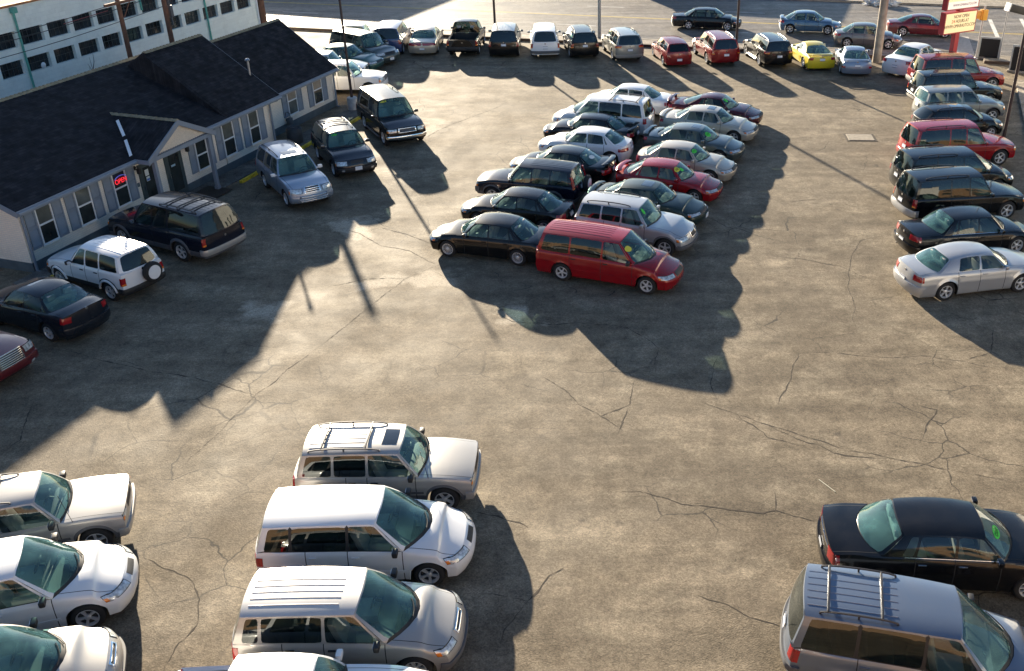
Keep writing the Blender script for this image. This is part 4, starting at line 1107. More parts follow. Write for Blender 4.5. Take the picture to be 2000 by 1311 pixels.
mb.obj('flashing', [mat('white_metal', (.74, .76, .78), .45)], office)
mb = MB(); mb.add([(5.55, yf+.10, 2.50), (8.85, yf+.10, 2.50), (xc, yf+.10, zp-.16)], [(0, 1, 2)]); mb.add([(5.55, yf+.16, 2.50), (8.85, yf+.16, 2.50), (xc, yf+.16, zp-.16)], [(2, 1, 0)]); mb.obj('gable', [M_STUCCO], office)
mb = MB()
for a_, b_, za, zb2 in ((xl, xc, zf, zp), (xc, xr, zp, zf)):
    V = [(a_, yf-.02, za+.01), (b_, yf-.02, zb2+.01), (b_, yf-.02, zb2-.21), (a_, yf-.02, za-.21)]; V += [(x, y+.05, z) for x, y, z in V]
    mb.add(V, [(0, 3, 2, 1), (0, 1, 5, 4), (2, 3, 7, 6), (4, 5, 6, 7), (0, 4, 7, 3), (1, 2, 6, 5)])
mb.box(xl-.02, xl+.03, yf, -.42, zf-.17, zf+.0); mb.box(xr-.03, xr+.02, yf, -.42, zf-.17, zf+.0)
mb.obj('rake_board', [M_BLUE], office)
mb = MB(); mb.box(5.40, 9.02, yf+.05, yf+.20, 2.34, 2.50)
for k in range(26): mb.lathe([(.055, -.012), (.055, .012), (.001, .012)], 8, 0, 'y', (5.52+k*.135, yf+.065, 2.51))
mb.obj('porch_beam', [M_BLUE], office)
for x_ in (5.62, 8.86):
    mb = MB(); mb.box(x_-.075, x_+.075, yf+.05, yf+.20, .05, 2.34, bev=.01); mb.box(x_-.1, x_+.1, yf+.03, yf+.22, .05, .2, bev=.01); mb.obj('porch_post', [M_BLUE], office)
mb = MB(); mb.tube([(14.62, .84, 3.2), (14.62, .84, 4.0)], .05, 12); mb.lathe([(.055, .0), (.10, .02), (.11, .07), (.06, .13), (.001, .15)], 14, 0, 'z', (14.62, .84, 4.0)); mb.obj('vent_pipe', [mat('galvanised', (.45, .47, .5), .35, .8, var=.2)], office, 40)
# red neon in the window
def text_mesh(body, size, ext=.0):
    cu = bpy.data.curves.new('lettering', 'FONT'); cu.body = body; cu.size = size; cu.extrude = ext; cu.align_x = 'CENTER'; cu.align_y = 'CENTER'
    o = bpy.data.objects.new('tmp', cu); col.objects.link(o); dg = bpy.context.evaluated_depsgraph_get(); dg.update()
    me = bpy.data.meshes.new_from_object(o.evaluated_get(dg)); bpy.data.objects.remove(o); return me
def lettering(name, body, size, m, parent, loc, rot, sx=1., ext=.004, **kw):
    me = text_mesh(body, size, ext); me.materials.clear(); me.materials.append(m)
    for p in me.polygons: p.material_index = 0
    o = link(name, me, parent, loc, rot, **kw); o.scale = (sx, 1, 1); return o
M_NEON = mat('neon_red', (1., .03, .05), .4, emit=.28); M_NEONB = mat('neon_blue', (.10, .16, .7), .4, emit=.12)
p = W(4.69, .10, 1.80)
neon = thing('neon_sign', 'red neon OPEN sign glowing behind the office window left of the porch', 'neon sign', p, TH)
lettering('neon_lettering', 'OPEN', .26, M_NEON, neon, (0, 0, -.02), (R(90), 0, 0), .92)
mb = MB(); mb.tube([(.29*math.cos(R(d)), 0, .06+.13*math.sin(R(d))) for d in range(10, 171, 16)], .014, 6); mb.obj('neon_arc', [M_NEONB], neon)

# things along the office front
M_STOP = mat('worn_yellow_paint', (.66, .48, .03), .7, var=.35, vscale=6, bump=.3)
STOPS = [(-.5, 1.0, 'left of the dark sedan by the office corner'), (2.7, .95, 'ahead of the white soft-roader'), (6.0, 1.1, 'under the nose of the dark blue wagon'), (10.75, 1.38, 'behind the silver-blue luxury wagon'), (15.05, 1.32, 'between silver-blue and dark compact wagons'), (19.3, 1.42, 'behind the black wagon nearest the street')]
for s_, t_, tx in STOPS:
    c_ = W(s_, t_); mb = MB(); prism(mb, [(-.085, 0), (-.06, .12), (.06, .12), (.085, 0)], -.9, .9)
    o_ = mb.obj('wheel_stop', [M_STOP], None, label='yellow concrete wheel stop '+tx, category='wheel stop', group='yellow wheel stops along the office walkway'); o_.location = c_; o_.rotation_euler = (0, 0, TH+R(2))
ac = thing('air_conditioner', 'dark outdoor air conditioner unit standing by the office wall corner', 'air conditioner', W(15.35, .55, .055), TH)
mb = MB(); mb.lathe([(.36, .0), (.37, .03), (.37, .68), (.34, .72)], 20); mb.obj('casing', [mat('ac_casing', (.06, .065, .07), .6, .3, var=.2)], ac, 40)
mb = MB()
for r_ in (.08, .15, .22, .29, .34): mb.tube([(r_*math.cos(R(a_)), r_*math.sin(R(a_)), .735) for a_ in range(0, 361, 20)], .008, 5, cap=False)
for a_ in range(0, 180, 45): mb.tube([(-.34*math.cos(R(a_)), -.34*math.sin(R(a_)), .735), (.34*math.cos(R(a_)), .34*math.sin(R(a_)), .735)], .008, 5)
mb.obj('fan_grille', [M_TRIM], ac)
gm = thing('gas_meter', 'small dark gas meter with bent pipes against the far office wing', 'gas meter', W(17.0, -.80, .0), TH)
mb = MB(); mb.box(-.14, .14, -.12, .10, .32, .66, bev=.04); mb.obj('meter_body', [mat('meter_grey', (.10, .11, .12), .5, .2)], gm, 40)
mb = MB(); mb.tube([(-.1, 0, .0), (-.1, 0, .34)], .022, 6); mb.tube([(.1, 0, .6), (.1, 0, .85), (.1, .12, .92), (-.02, .16, .92), (-.06, .16, .5)], .022, 6); mb.obj('meter_pipe', [M_TRIM], gm, 40)
c_ = W(8.25, 1.0, .058); mb = MB(); mb.box(-.75, .75, -.62, .62, 0, .018, bev=.006)
o_ = mb.obj('door_mat', [mat('mat_brown', (.045, .032, .022), .95, var=.3, vscale=20, bump=.5)], None, label='dark brown doormat on the walkway below the porch doors', category='doormat'); o_.location = c_; o_.rotation_euler = (0, 0, TH)

# ------------------------------------------------------------------ factory behind the office
M_FACT = brick_wall('factory_paint', (.86, .91, .86), (.74, .80, .77), .4, .2, .8, .10, .35)
M_FPANE = mat('factory_pane', (.022, .028, .034), .10, var=.8, vscale=1.1)
M_FBAR = mat('factory_sash', (.05, .06, .06), .7)
M_GREENP = mat('green_pipe', (.10, .36, .30), .5, var=.15)
M_PARA = mat('parapet_tile', (.42, .17, .07), .8, var=.3)
P0 = W(0, -13)
fac = thing('factory_building', 'pale blue-white painted factory behind the office with two rows of dark windows', 'factory', P0, TH)
XW0, XW1, H_F = -6., 32.35, 5.95
wx = []; x = 12.15-1.655*11
while x < 31: wx.append(x); x += 1.655
wx = [x for x in wx if x > XW0+.3 and x+1.36 < XW1-.2]
rows_ = ((2.79, 3.51), (4.09, 4.84))
xs_ = sorted({XW0, XW1}|{x for x in wx}|{x+1.36 for x in wx}); zs_ = [0, 2.79, 3.51, 4.09, 4.84, H_F]
mb = MB()
for i in range(len(xs_)-1):
    for j in range(len(zs_)-1):
        hole = j in (1, 3) and any(abs(xs_[i]-x) < 1e-6 for x in wx)
        a_, b_, c_, d_ = xs_[i], xs_[i+1], zs_[j], zs_[j+1]
        if not hole: mb.add([(a_, 0, c_), (b_, 0, c_), (b_, 0, d_), (a_, 0, d_)], [(0, 1, 2, 3)])
        else:
            y_ = .22; mb.add([(a_, 0, c_), (b_, 0, c_), (b_, 0, d_), (a_, 0, d_), (a_, y_, c_), (b_, y_, c_), (b_, y_, d_), (a_, y_, d_)], [(0, 4, 5, 1), (1, 5, 6, 2), (2, 6, 7, 3), (3, 7, 4, 0)])
mb.box(XW0, XW0+.02, .0, 16, 0, H_F); mb.box(XW1-.02, XW1, .0, 16, 0, H_F); mb.box(XW0, XW1, 15.98, 16, 0, H_F)
mb.obj('wall', [M_FACT], fac)
mb = MB(); mb.box(XW0+.02, XW1-.02, .3, 15.98, H_F-.35, H_F-.25); mb.obj('roof', [mat('tar_roof', (.06, .06, .06), .9, var=.3)], fac)
mb = MB(); mb.box(XW0-.05, XW1+.05, -.06, .3, H_F, H_F+.10); mb.obj('parapet_coping', [M_PARA], fac)
for x in wx:
    for z0_, z1_ in rows_:
        mb = MB(); mb.box(x, x+1.36, .19, .21, z0_, z1_); w_ = mb.obj('window', [M_FPANE], fac)
        mb = MB()
        for k in range(1, 5): mb.box(x+1.36*k/5-.012, x+1.36*k/5+.012, .165, .19, z0_, z1_)
        mb.box(x, x+1.36, .160, .19, (z0_+z1_)/2-.012, (z0_+z1_)/2+.012); mb.obj('window_bars', [M_FBAR], w_)
for x, z0_ in ((13.66, .0), (22.0, 4.3), (27.26, 1.2), (5.3, 0)):
    mb = MB(); mb.tube([(x, -.08, z0_), (x, -.08, 5.70)], .055, 8); mb.box(x-.14, x+.14, -.24, -.02, 5.66, 5.92, bev=.02); mb.obj('downpipe', [M_GREENP], fac, 40)
mb = MB(); mb.tube([(32.2, -.1, 0), (32.2, -.1, H_F)], .06, 8); mb.obj('downpipe', [M_FRAME], fac, 40)
mb = MB(); mb.box(13.7, 14.5, 1.6, 2.4, H_F-.25, H_F+.7); mb.box(13.62, 14.58, 1.52, 2.48, H_F+.7, H_F+.8); mb.obj('roof_ventilator', [mat('vent_dark', (.05, .05, .06), .7)], fac)
# white dish lamp in one window
dl_ = thing('dish_lamp', 'small white dish lamp fixed in front of a lower factory window', 'lamp', W(14.40, -12.75, 3.02), TH)
mb = MB(); mb.lathe([(.001, -.06), (.09, -.05), (.15, .0)], 16, 0, 'y'); mb.obj('dish', [M_FRAME], dl_, 40); mb = MB(); mb.tube([(0, .0, 0), (-.1, .24, -.05)], .02, 6); mb.obj('bracket', [M_TRIM], dl_)
M_WOODP = mat('pole_brown', (.16, .075, .045), .85, var=.35, vscale=3, bump=.4)
for s_, t_, r_, h_, lb, arm in ((16.22, -9, .14, 6.5, 'brown wooden utility pole with crossarm in front of the factory', 1), (19.35, -9, .15, 6.6, 'brown wooden utility pole with grey cable box, second along the factory', 2), (27.35, -9.0, .21, 7.75, 'brown wooden utility pole at the street end of the factory', 0)):
    t = thing('utility_pole', lb, 'utility pole', W(s_, t_), TH, 'utility poles by the factory')
    mb = MB(); mb.tube([(0, 0, 0), (0, 0, h_*.5), (0, 0, h_)], [r_, r_*.9, r_*.72], 12); mb.obj('pole', [M_WOODP], t, 50)
    if arm == 1:
        mb = MB(); mb.box(-1.0, 1.0, -.17, -.05, 5.86, 5.99); mb.tube([(.7, -.1, 5.9), (.05, -.15, 5.2)], .025, 6); mb.obj('crossarm', [M_WOODP], t)
    if arm == 2:
        mb = MB(); mb.tube([(.22, -.1, 4.2), (.22, -.1, 6.5)], .05, 8); mb.box(.14, .34, -.2, -.02, 4.6, 5.2, bev=.03); mb.obj('cable_box', [M_TRIM], t, 40)
WIR = mat('wire_dark', (.02, .02, .022), .6)
for k, (za, zb2, t_, tx) in enumerate(((5.86, 5.96, -9.05, 'highest'), (5.55, 5.72, -9.1, 'second'), (5.02, 5.12, -9.0, 'lowest'))):
    mb = MB(); pts = [W(lerp(-14, 40, i/24), t_, lerp(za-.35, zb2+.30, i/24)-.25*math.sin(math.pi*((i/24*54+2) % 18)/18)+.1) for i in range(25)]; mb.tube(pts, .016, 5)
    mb.obj('overhead_wire', [WIR], None, label='%s of the three thin dark overhead wires strung across the factory wall' % tx, category='wire', group='overhead wires by the factory')
mb = MB(); mb.tube([W(s_, -12.9, lerp(4.62, 4.72, (s_-16.2)/3.3)) for s_ in (16.4, 17.5, 19.5)], .02, 5); mb.obj('red_cable', [mat('cable_red', (.25, .06, .06), .6)], None, label='thin red cable between the two brown utility poles by the factory', category='cable')
bush = MB()
for a_, b_ in (((17.35, -12.8, 0), (17.3, -12.7, 2.75)), ((17.32, -12.7, 1.5), (17.0, -12.6, 2.5)), ((17.3, -12.7, 2.0), (17.6, -12.7, 2.9)), ((16.9, -12.6, 0), (17.05, -12.6, 2.3))):
    bush.tube([W(*a_), W(*[(p+q)/2+.05 for p, q in zip(a_, b_)]), W(*b_)], [.02, .014, .006], 5)
bush.obj('bare_sapling', [mat('twig', (.08, .06, .05), .9)], None, label='thin bare sapling growing against the factory wall', category='sapling')

# ------------------------------------------------------------------ buildings across the street (they throw the shadows on the road)
M_RBRICK = brick_wall('red_brick', (.30, .14, .10), (.35, .32, .28))
def block(name, label, s0, s1, t0, t1, h):
    c_ = W(s0, t0); b_ = thing(name, label, 'building', c_, TH-math.pi/2)
    w_, d_ = t1-t0, s1-s0
    mb = MB(); mb.box(0, w_, 0, d_, 0, h); mb.obj('wall', [M_RBRICK], b_)
    mb = MB(); mb.box(-.15, w_+.15, -.15, d_+.15, h, h+.22); mb.obj('parapet', [M_KERB], b_)
    n = int(w_/3.2)
    for k in range(n):
        for z_ in (1.,):
            x_ = w_*(k+.5)/n; mb = MB(); mb.box(x_-.8, x_+.8, -.03, .05, z_, z_+1.5); q_ = mb.obj('window', [M_PANE], b_)
            mb = MB(); mb.box(x_-.9, x_+.9, -.10, .0, z_-.1, z_); mb.obj('window_sill', [M_KERB], q_)
M_BBRICK = brick_wall('brown_brick', (.29, .165, .085), (.30, .22, .16))
def block2():
    b_ = thing('apartment_building', 'orange-brown brick building behind the viewpoint, mirrored in the car windows', 'building', (-55, -4.5, 0), 0)
    w_, d_, h = 110, 14, 7.2
    mb = MB(); mb.box(0, w_, -d_, 0, 0, h); mb.obj('wall', [M_BBRICK], b_)
    mb = MB(); mb.box(-.2, w_+.2, -d_-.2, .2, h, h+.3); mb.obj('parapet', [M_KERB], b_)
    for k in range(22):
        for z_ in (1.2, 4.5):
            x_ = 2.5+k*5; mb = MB(); mb.box(x_-.9, x_+.9, -.05, .03, z_, z_+1.8); q_ = mb.obj('window', [M_PANE], b_)
            mb = MB(); mb.box(x_-1, x_+1, .0, .12, z_-.12, z_); mb.obj('window_sill', [M_KERB], q_)
block2()
def block3(label, s_, w_, h):  # unseen building added to bounce sunlight onto the shaded office walls
    b_ = thing('bounce_building', label, 'bounce_building', W(s_, 48), TH); d_ = 18
    mb = MB(); mb.box(0, w_, -d_, 0, 0, h); mb.obj('wall', [mat('pale_plaster', (.78, .75, .70), .85, var=.1, vscale=.5)], b_)
    mb = MB(); mb.box(-.2, w_+.2, -d_-.2, .2, h, h+.3); mb.obj('parapet', [M_KERB], b_)
    for k in range(int(w_/6.2)):
        x_ = 4+k*6.2; mb = MB(); mb.box(x_-1, x_+1, -.05, .03, 5.2, 7.0); q_ = mb.obj('window', [M_PANE], b_)
        mb = MB(); mb.box(x_-1.1, x_+1.1, .0, .12, 5.05, 5.2); mb.obj('window_sill', [M_KERB], q_)
block3('tall unseen pale building added beyond the side street to bounce sun onto the office', 27, 26, 14)
block3('lower unseen pale building added nearer the viewpoint to bounce sun onto the office', -44, 35, 11)
block('brick_building', 'long brick building across the street, its shadow lying on the road by the office', 63.2, 76, -66, -25.9, 5.9)
block('brick_shop', 'low brick building across the street shading the moving cars', 66.4, 76, -1.0, 11.2, 3.9)

# ------------------------------------------------------------------ lamp posts, sign, boards by the street
M_POLE = mat('pole_dark', (.055, .035, .032), .6, .2, var=.25, vscale=2)
M_STEEL = mat('pole_grey', (.30, .31, .32), .5, .5, var=.15)
def lamp(s_, t_, h_, r_, m_, label, base=None, heads=0, rz=0):
    t = thing('light_pole', label, 'light pole', W(s_, t_), TH+rz, 'light poles round the car lot')
    mb = MB(); mb.tube([(0, 0, 0), (0, 0, h_)], [r_, r_*.75], 12); mb.obj('pole', [m_], t, 50)
    mb = MB(); mb.lathe([(r_*2.4, 0), (r_*2.4, .03), (r_*1.2, .09), (r_*1.1, .2)], 14); mb.obj('base_plate', [m_], t, 40)
    if base:
        mb = MB(); mb.lathe([(base, 0), (base, .66), (base-.04, .70), (.001, .70)], 18); mb.obj('concrete_base', [mat('base_concrete', (.50, .49, .47), .85, var=.2, vscale=4)], t, 40)
    for k in range(heads):
        sg = 1 if k == 0 else -1
        mb = MB(); mb.tube([(0, 0, h_-.1), (sg*.5, 0, h_-.05)], .03, 6); mb.obj('arm', [m_], t)
        mb = MB(); mb.box(sg*.68-.28, sg*.68+.28, -.18, .18, h_-.14, h_+.06, bev=.04); mb.obj('lamp_head', [M_BLACK], t, 40)
    return t
lamp(21.19, .27, 6.05, .075, M_POLE, 'dark light pole on a white concrete base by the office end', .27)
lamp(38.2, 1.25, 7.4, .085, M_POLE, 'dark light pole beside the black pickup truck', None)
lamp(41.25, 7.65, 7.4, .12, M_STEEL, 'thick grey steel pole behind the black boxy wagon', None)
lamp(41.4, 17.1, 7.4, .085, M_POLE, 'dark light pole behind the red crossover in the street row', None)
lamp(25.2, 33.0, 7.4, .085, M_POLE, 'dark leaning light pole at the nose of the bright red wagon', None)
t = thing('timber_pole', 'stout pale weathered wooden pole rising between the silver and white cars', 'utility pole', W(40.3, 26.2), TH)
mb = MB(); mb.tube([(0, 0, 0), (0, 0, 5), (0, 0, 11)], [.27, .24, .2], 14); mb.obj('pole', [mat('weathered_wood', (.30, .25, .20), .85, var=.3, vscale=2.5, bump=.4)], t, 50)
mb = MB(); mb.box(-.9, .9, -.1, .1, 10.2, 10.35); mb.obj('crossarm', [M_WOODP], t)

PH = R(28.4)
sg_ = thing('dealer_sign', 'red-framed yellow letter board and white panel on a red pole at the street corner', 'sign', (21.85, 59.95, 0), PH)
M_SRED = mat('sign_red', (.36, .02, .03), .45)
M_SFACE = mat('sign_yellow', (.78, .62, .34), .5, emit=.16); M_SWHITE = mat('sign_white', (.80, .78, .68), .5, emit=.12)  # sign faces glow slightly, standing in for sun shining through from behind
mb = MB(); mb.box(-.17, .17, .05, .35, 0, 3.6); mb.obj('pole', [M_SRED], sg_)
def cabinet(z0_, z1_, face, x0_=-1.32, x1_=1.32):
    mb = MB(); f_ = .07
    mb.box(x0_, x1_, 0, .40, z0_, z1_); c_ = mb.obj('sign_cabinet', [M_SRED], sg_)
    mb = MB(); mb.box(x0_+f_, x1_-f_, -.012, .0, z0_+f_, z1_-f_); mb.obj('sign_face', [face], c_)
    return c_
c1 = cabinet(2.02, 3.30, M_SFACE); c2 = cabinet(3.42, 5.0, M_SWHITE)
M_TXT = mat('letter_brown', (.10, .03, .02), .6); M_TXTR = mat('letter_red', (.62, .08, .02), .6); M_TXTP = mat('letter_purple', (.34, .10, .22), .6)
lettering('sign_lettering', 'NOW OPEN', .28, M_TXT, c1, (.02, -.016, 3.02), (R(90), 0, 0), .82)
lettering('sign_lettering', '24', .28, M_TXTR, c1, (-.62, -.016, 2.74), (R(90), 0, 0), .95)
lettering('sign_lettering', 'HOURS AT', .28, M_TXT, c1, (.13, -.016, 2.74), (R(90), 0, 0), .80)
lettering('sign_lettering', 'WWW.OMARAUTO.COM', .28, M_TXT, c1, (0, -.016, 2.46), (R(90), 0, 0), .80)
lettering('sign_lettering', 'WWW.OMARAUTO.COM', .20, M_TXTP, c2, (.12, -.016, 3.70), (R(90), 0, 0), .84)
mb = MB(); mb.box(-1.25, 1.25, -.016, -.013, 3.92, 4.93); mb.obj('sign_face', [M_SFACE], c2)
lettering('sign_lettering', 'WWW.OMARAUTO.COM', .28, M_TXT, c2, (0, -.022, 4.12), (R(90), 0, 0), .80)

t = thing('traffic_signal', 'yellow pedestrian signal heads on a slim grey post by the red sign', 'traffic signal', (23.94, 61.9, 0), R(20))
mb = MB(); mb.tube([(0, 0, 0), (0, 0, 3.25)], .06, 10); mb.lathe([(.14, 0), (.14, .05), (.07, .12)], 12); mb.obj('post', [mat('signal_post', (.48, .48, .47), .45, .5)], t, 50)
M_SIGY = mat('signal_yellow', (.75, .36, .03), .5)
mb = MB(); mb.box(-.20, .18, -.17, .17, 2.40, 3.04, bev=.03); mb.box(-.26, -.20, -.13, .13, 2.48, 2.96); o1 = mb.obj('signal_head', [M_SIGY], t, 40)
mb = MB(); mb.box(-.86, -.28, -.10, .16, 2.52, 2.98, bev=.03); mb.obj('signal_head', [mat('signal_amber', (.62, .27, .02), .5)], t, 40)
t = thing('floodlight', 'black box floodlight on a slim grey post at the street corner', 'floodlight', (25.13, 61.25, 0), R(8))
mb = MB(); mb.tube([(0, 0, 0), (0, 0, 3.2)], .05, 10); mb.obj('post', [mat('flood_post', (.42, .43, .44), .45, .5)], t, 50)
mb = MB(); mb.box(-.06, 1.05, -.25, .25, -.22, .22, bev=.03); k_ = mb.obj('lamp_housing', [M_BLACK], t, 40, loc=(.05, 0, 3.28), rot=(0, R(14), 0))
mb = MB(); mb.box(-.14, -.06, -.27, .27, -.24, .24, bev=.02); mb.obj('end_cap', [M_FRAME], k_)
for (x_, y_), h_, rz, lb in (((24.68, 61.9), 1.25, -22, 'black notice board in a pale frame beside the traffic signal post'), ((25.35, 58.4), 1.5, -30, 'black notice board on a concrete foot at the right edge')):
    t = thing('notice_board', lb, 'notice board', (x_, y_, 0), R(rz), 'black notice boards at the street corner')
    mb = MB(); mb.box(-.55, .55, -.03, .03, .10, h_); mb.obj('panel', [mat('board_black', (.008, .008, .009), .6)], t)
    mb = MB()
    for a_, b_, c_, d_ in ((-.63, -.55, .0, h_+.1), (.55, .63, .0, h_+.1), (-.55, .55, h_, h_+.1)): mb.box(a_, b_, -.06, .06, c_, d_)
    mb.obj('frame', [mat('board_frame', (.40, .41, .40), .6)], t)
    mb = MB(); mb.box(-.7, .7, -.22, .22, 0, .12, bev=.03); mb.obj('foot', [M_KERB], t)
t = MB(); t.box(-.62, .62, -.48, .48, 0, .03, bev=.01)
uc = thing('utility_cover', 'pale rectangular concrete utility cover set in the asphalt', 'cover', (12.78, 45.87, 0), R(-3))
t.obj('lid', [mat('cover_concrete', (.27, .235, .185), .85, var=.2, vscale=5)], uc)
mb = MB(); mb.box(-.74, .74, -.60, .60, 0, .012); mb.obj('cover_frame', [MATS['crack_dark']], uc)
sp_ = MB(); bm = bmesh.new(); bmesh.ops.create_icosphere(bm, subdivisions=4, radius=1)
from mathutils import noise as mnoise
for v in bm.verts:
    f = 1+.45*mnoise.fractal(v.co*2.2, 1., 2., 4); v.co = Vector((v.co.x*1.25*f, v.co.y*.6*f, max(-.1, v.co.z*.5*f)))
me = bpy.data.meshes.new('rubble_heap'); bm.to_mesh(me); bm.free(); me.materials.append(mat('grey_snow', (.55, .54, .52), .9, var=.45, vscale=3, bump=.6, bscale=8))
link('rubble_heap', me, None, W(59.8, 25.3, .1), (0, 0, TH-math.pi/2), label='low grey-white heap of old snow and rubble on the far kerb', category='heap')
mb = MB(); mb.box(-.28, .28, -.008, .008, 0, .008); o_ = mb.obj('stick', [mat('straw', (.7, .66, .5), .8)], None, label='short pale stick lying on the asphalt above the black sedan', category='stick'); o_.location = (5.5, 18.7, .002); o_.rotation_euler = (0, 0, R(-58))
# ------------------------------------------------------------------ the vehicles
WHITE = paint('white', (.74, .75, .76), 0, .4, .03); SILVER = paint('silver', (.40, .41, .43), .45, .36, .05); SILB = paint('silver_blue', (.27, .33, .42), .45, .34, .05)
PEWTER = paint('pewter', (.37, .36, .345), .35, .38, .06); CHAMP = paint('champagne', (.42, .37, .30), .35, .38, .06); BEIGE = paint('beige', (.45, .41, .34), .30, .4, .06)
BLACK = paint('black', (.004, .004, .005), 0, .24, .012, .55, .22); NAVY = paint('navy', (.006, .009, .020), .1, .24, .012, .55, .22); MIDN = paint('midnight', (.010, .014, .022), .1, .24, .012, .55, .22)
DGREEN = paint('dark_green', (.016, .034, .032), .2, .35, .012, .55, .22); GGREY = paint('green_grey', (.055, .075, .075), .35, .36, .05); TEAL = paint('teal_green', (.03, .10, .09), .3, .35, .05)
RED = paint('red', (.27, .003, .008), .1, .24, .015, .6, .3); MAROON = paint('maroon', (.11, .005, .012), .25, .35, .04); DRED = paint('dark_red', (.20, .006, .010), .2, .24, .02, .6, .3); PLUM = paint('plum', (.075, .008, .016), .25, .24, .012, .55, .22)
YELLOW = paint('yellow', (.72, .56, .02), 0, .38, .02); BLUE = paint('blue', (.045, .12, .22), .35, .36, .05); RBLUE = paint('royal_blue', (.02, .05, .16), .25, .36, .04)
GREY = paint('grey', (.13, .13, .135), .4, .36, .05); SAGE = paint('sage_grey', (.21, .22, .21), .4, .36, .05); DGREY = paint('charcoal', (.05, .052, .058), .3, .36, .04)
STEELB = paint('steel_blue', (.125, .165, .235), .45, .34, .05)
GS = (.26, .74, .30, .17, M_GREEN); YS = (.26, .74, .30, .19, M_YELL)
LOW = dict(L=4.2, W=1.70, H=1.61)
JEEP = dict(L=4.2, W=1.70, H=1.61, wb=2.50, fo=.72, R=.345, zn=.94, zw=1.03, zbf=1.0, zbr=1.02, zd=1.02, zd0=1.02, cf=.06, bt=.03, cr=.06, btr=.03, tn=.02, cw=-.42, cs=-.56, rf=-1.00, tr=.74,
  low=M_TRIM, low_z=.40, rack=1, rackmat=M_TRIM, rack_t=(.06, .80), bars=(.18, .80), barmat=M_TRIM, ribs=(.06, .62), privacy=1, hl=(.62, .98, -.17, -.05), tl=(.84, 1.04, .74, 1.0), gchrome=0, grille=.40, mirror=M_BLACK, handle=M_BLACK, mould=M_TRIM, mould_z=.60, pz=.58, fbump=PEWTER, fbz=(.40, .58), wheel='five', antenna=1)
CARAV = dict(L=4.56, W=1.84, H=1.63, wb=2.78, fo=.92, privacy=1, dark_pillar=1, zbf=.98, zw=1.05, tl=(.80, 1.14, .72, .92), hl=(.56, 1.2, -.15, -.03), wheel='five', pz=.62, mirror=M_BLACK, mould=WHITE, mould_z=.50, cf=.32, zn=.76, grille=.30, gz=(-.12, -.03))
VENT = dict(L=4.30, W=1.76, H=1.62, wb=2.68, fo=.86, ribs=(.06, .84), privacy=1, tl=(.84, 1.10, .66, .96), hl=(.60, 1.16, -.15, -.04), wheel='cover', mirror=M_BLACK, handle=M_BLACK, fbump=M_TRIM, fbz=(.30, .48), rbump=M_TRIM, rbz=(.32, .50), low=PEWTER, cf=.22, zn=.80, zbf=.98, zw=1.05, gchrome=1, grille=.36, gz=(-.10, -.04), gbars=(-.10, -.04), mould=PEWTER, mould_z=.52)
def car(idn, name, label, cat, typ, pm, loc, group=None, **o): return make_car(name, label, cat, loc[:2], loc[2], typ, pm, group, **o)
G1 = 'minivans and wagons parked in the near left block'; G2 = 'cars parked facing the street'; G3 = 'cars in the double row in the middle of the lot'; G4 = 'cars parked nose to the right edge'
G5 = 'cars parked along the office'; G6 = 'cars driving along the street'; G7 = 'cars parked behind the office end'
# near left block: the same three models stand twice
car('BM1', 'parked_suv', 'pewter boxy wagon with roof rack and dark sunroof, heading the near middle block', 'SUV', 'suv', PEWTER, (-4.99, 18.55, 1.0), G1, **JEEP, sunroof=1, sun_t=(.80, .95))
car('BM2', 'parked_minivan', 'white minivan with black windows next to the pewter wagon, whole in view', 'minivan', 'minivan', WHITE, (-4.97, 16.14, 2.0), G1, **CARAV)
car('BM3', 'parked_minivan', 'pewter minivan with white ribbed roof, whole in view at the near middle', 'minivan', 'minivan', PEWTER, (-4.76, 13.63, 1.0), G1, **VENT, roofmat=paint('pale_pewter', (.56, .55, .53), .25, .38, .04))
car('BM4', 'pickup_truck', 'white pickup truck cut by the bottom edge, only its roof showing', 'pickup', 'pickup', WHITE, (-5.17, 11.33, 1.0), G1, H=1.68, L=4.6, wb=2.6, rr=.12, bb=.02, bs=.04, bedmat=WHITE)
car('BL1', 'parked_suv', 'pewter boxy wagon with roof rack, its rear cut off by the left edge', 'SUV', 'suv', PEWTER, (-12.60, 16.69, 19.0), G1, **JEEP)
car('BL2', 'parked_minivan', 'white minivan with black windows, its rear cut off by the left edge', 'minivan', 'minivan', WHITE, (-11.77, 14.50, 20.0), G1, **CARAV)
car('BL3', 'parked_minivan', 'pewter minivan with white ribbed roof in the bottom left corner', 'minivan', 'minivan', PEWTER, (-10.93, 12.16, 20.0), G1, **VENT, roofmat=MATS['paint_pale_pewter'])
car('BR1', 'parked_sedan', 'large black sedan with chrome window line and green windshield sticker at the lower right', 'sedan', 'sedan', BLACK, (7.25, 15.85, -4.0), None, L=5.0, W=1.88, H=1.48, wb=3.05, fo=.85, R=.35, zs=.22, zn=.82, zw=1.03, zbf=1.0, zbr=1.0, zd=1.02, zd0=1.05, cf=.16, bt=.08, cr=.14, btr=.03, tr=.66, bs=-.02, bb=-.38, rr=.42,
  chrome_line=1, deck_trim=1, handle=M_CHROME, tl=(.62, 1.10, .70, .95), stickers=((.32, .55, .34, .20, M_GREEN),), pz=.56, exhaust=(-.6, .6), wheel='ten', rbump=BLACK, rbz=(.36, .58))
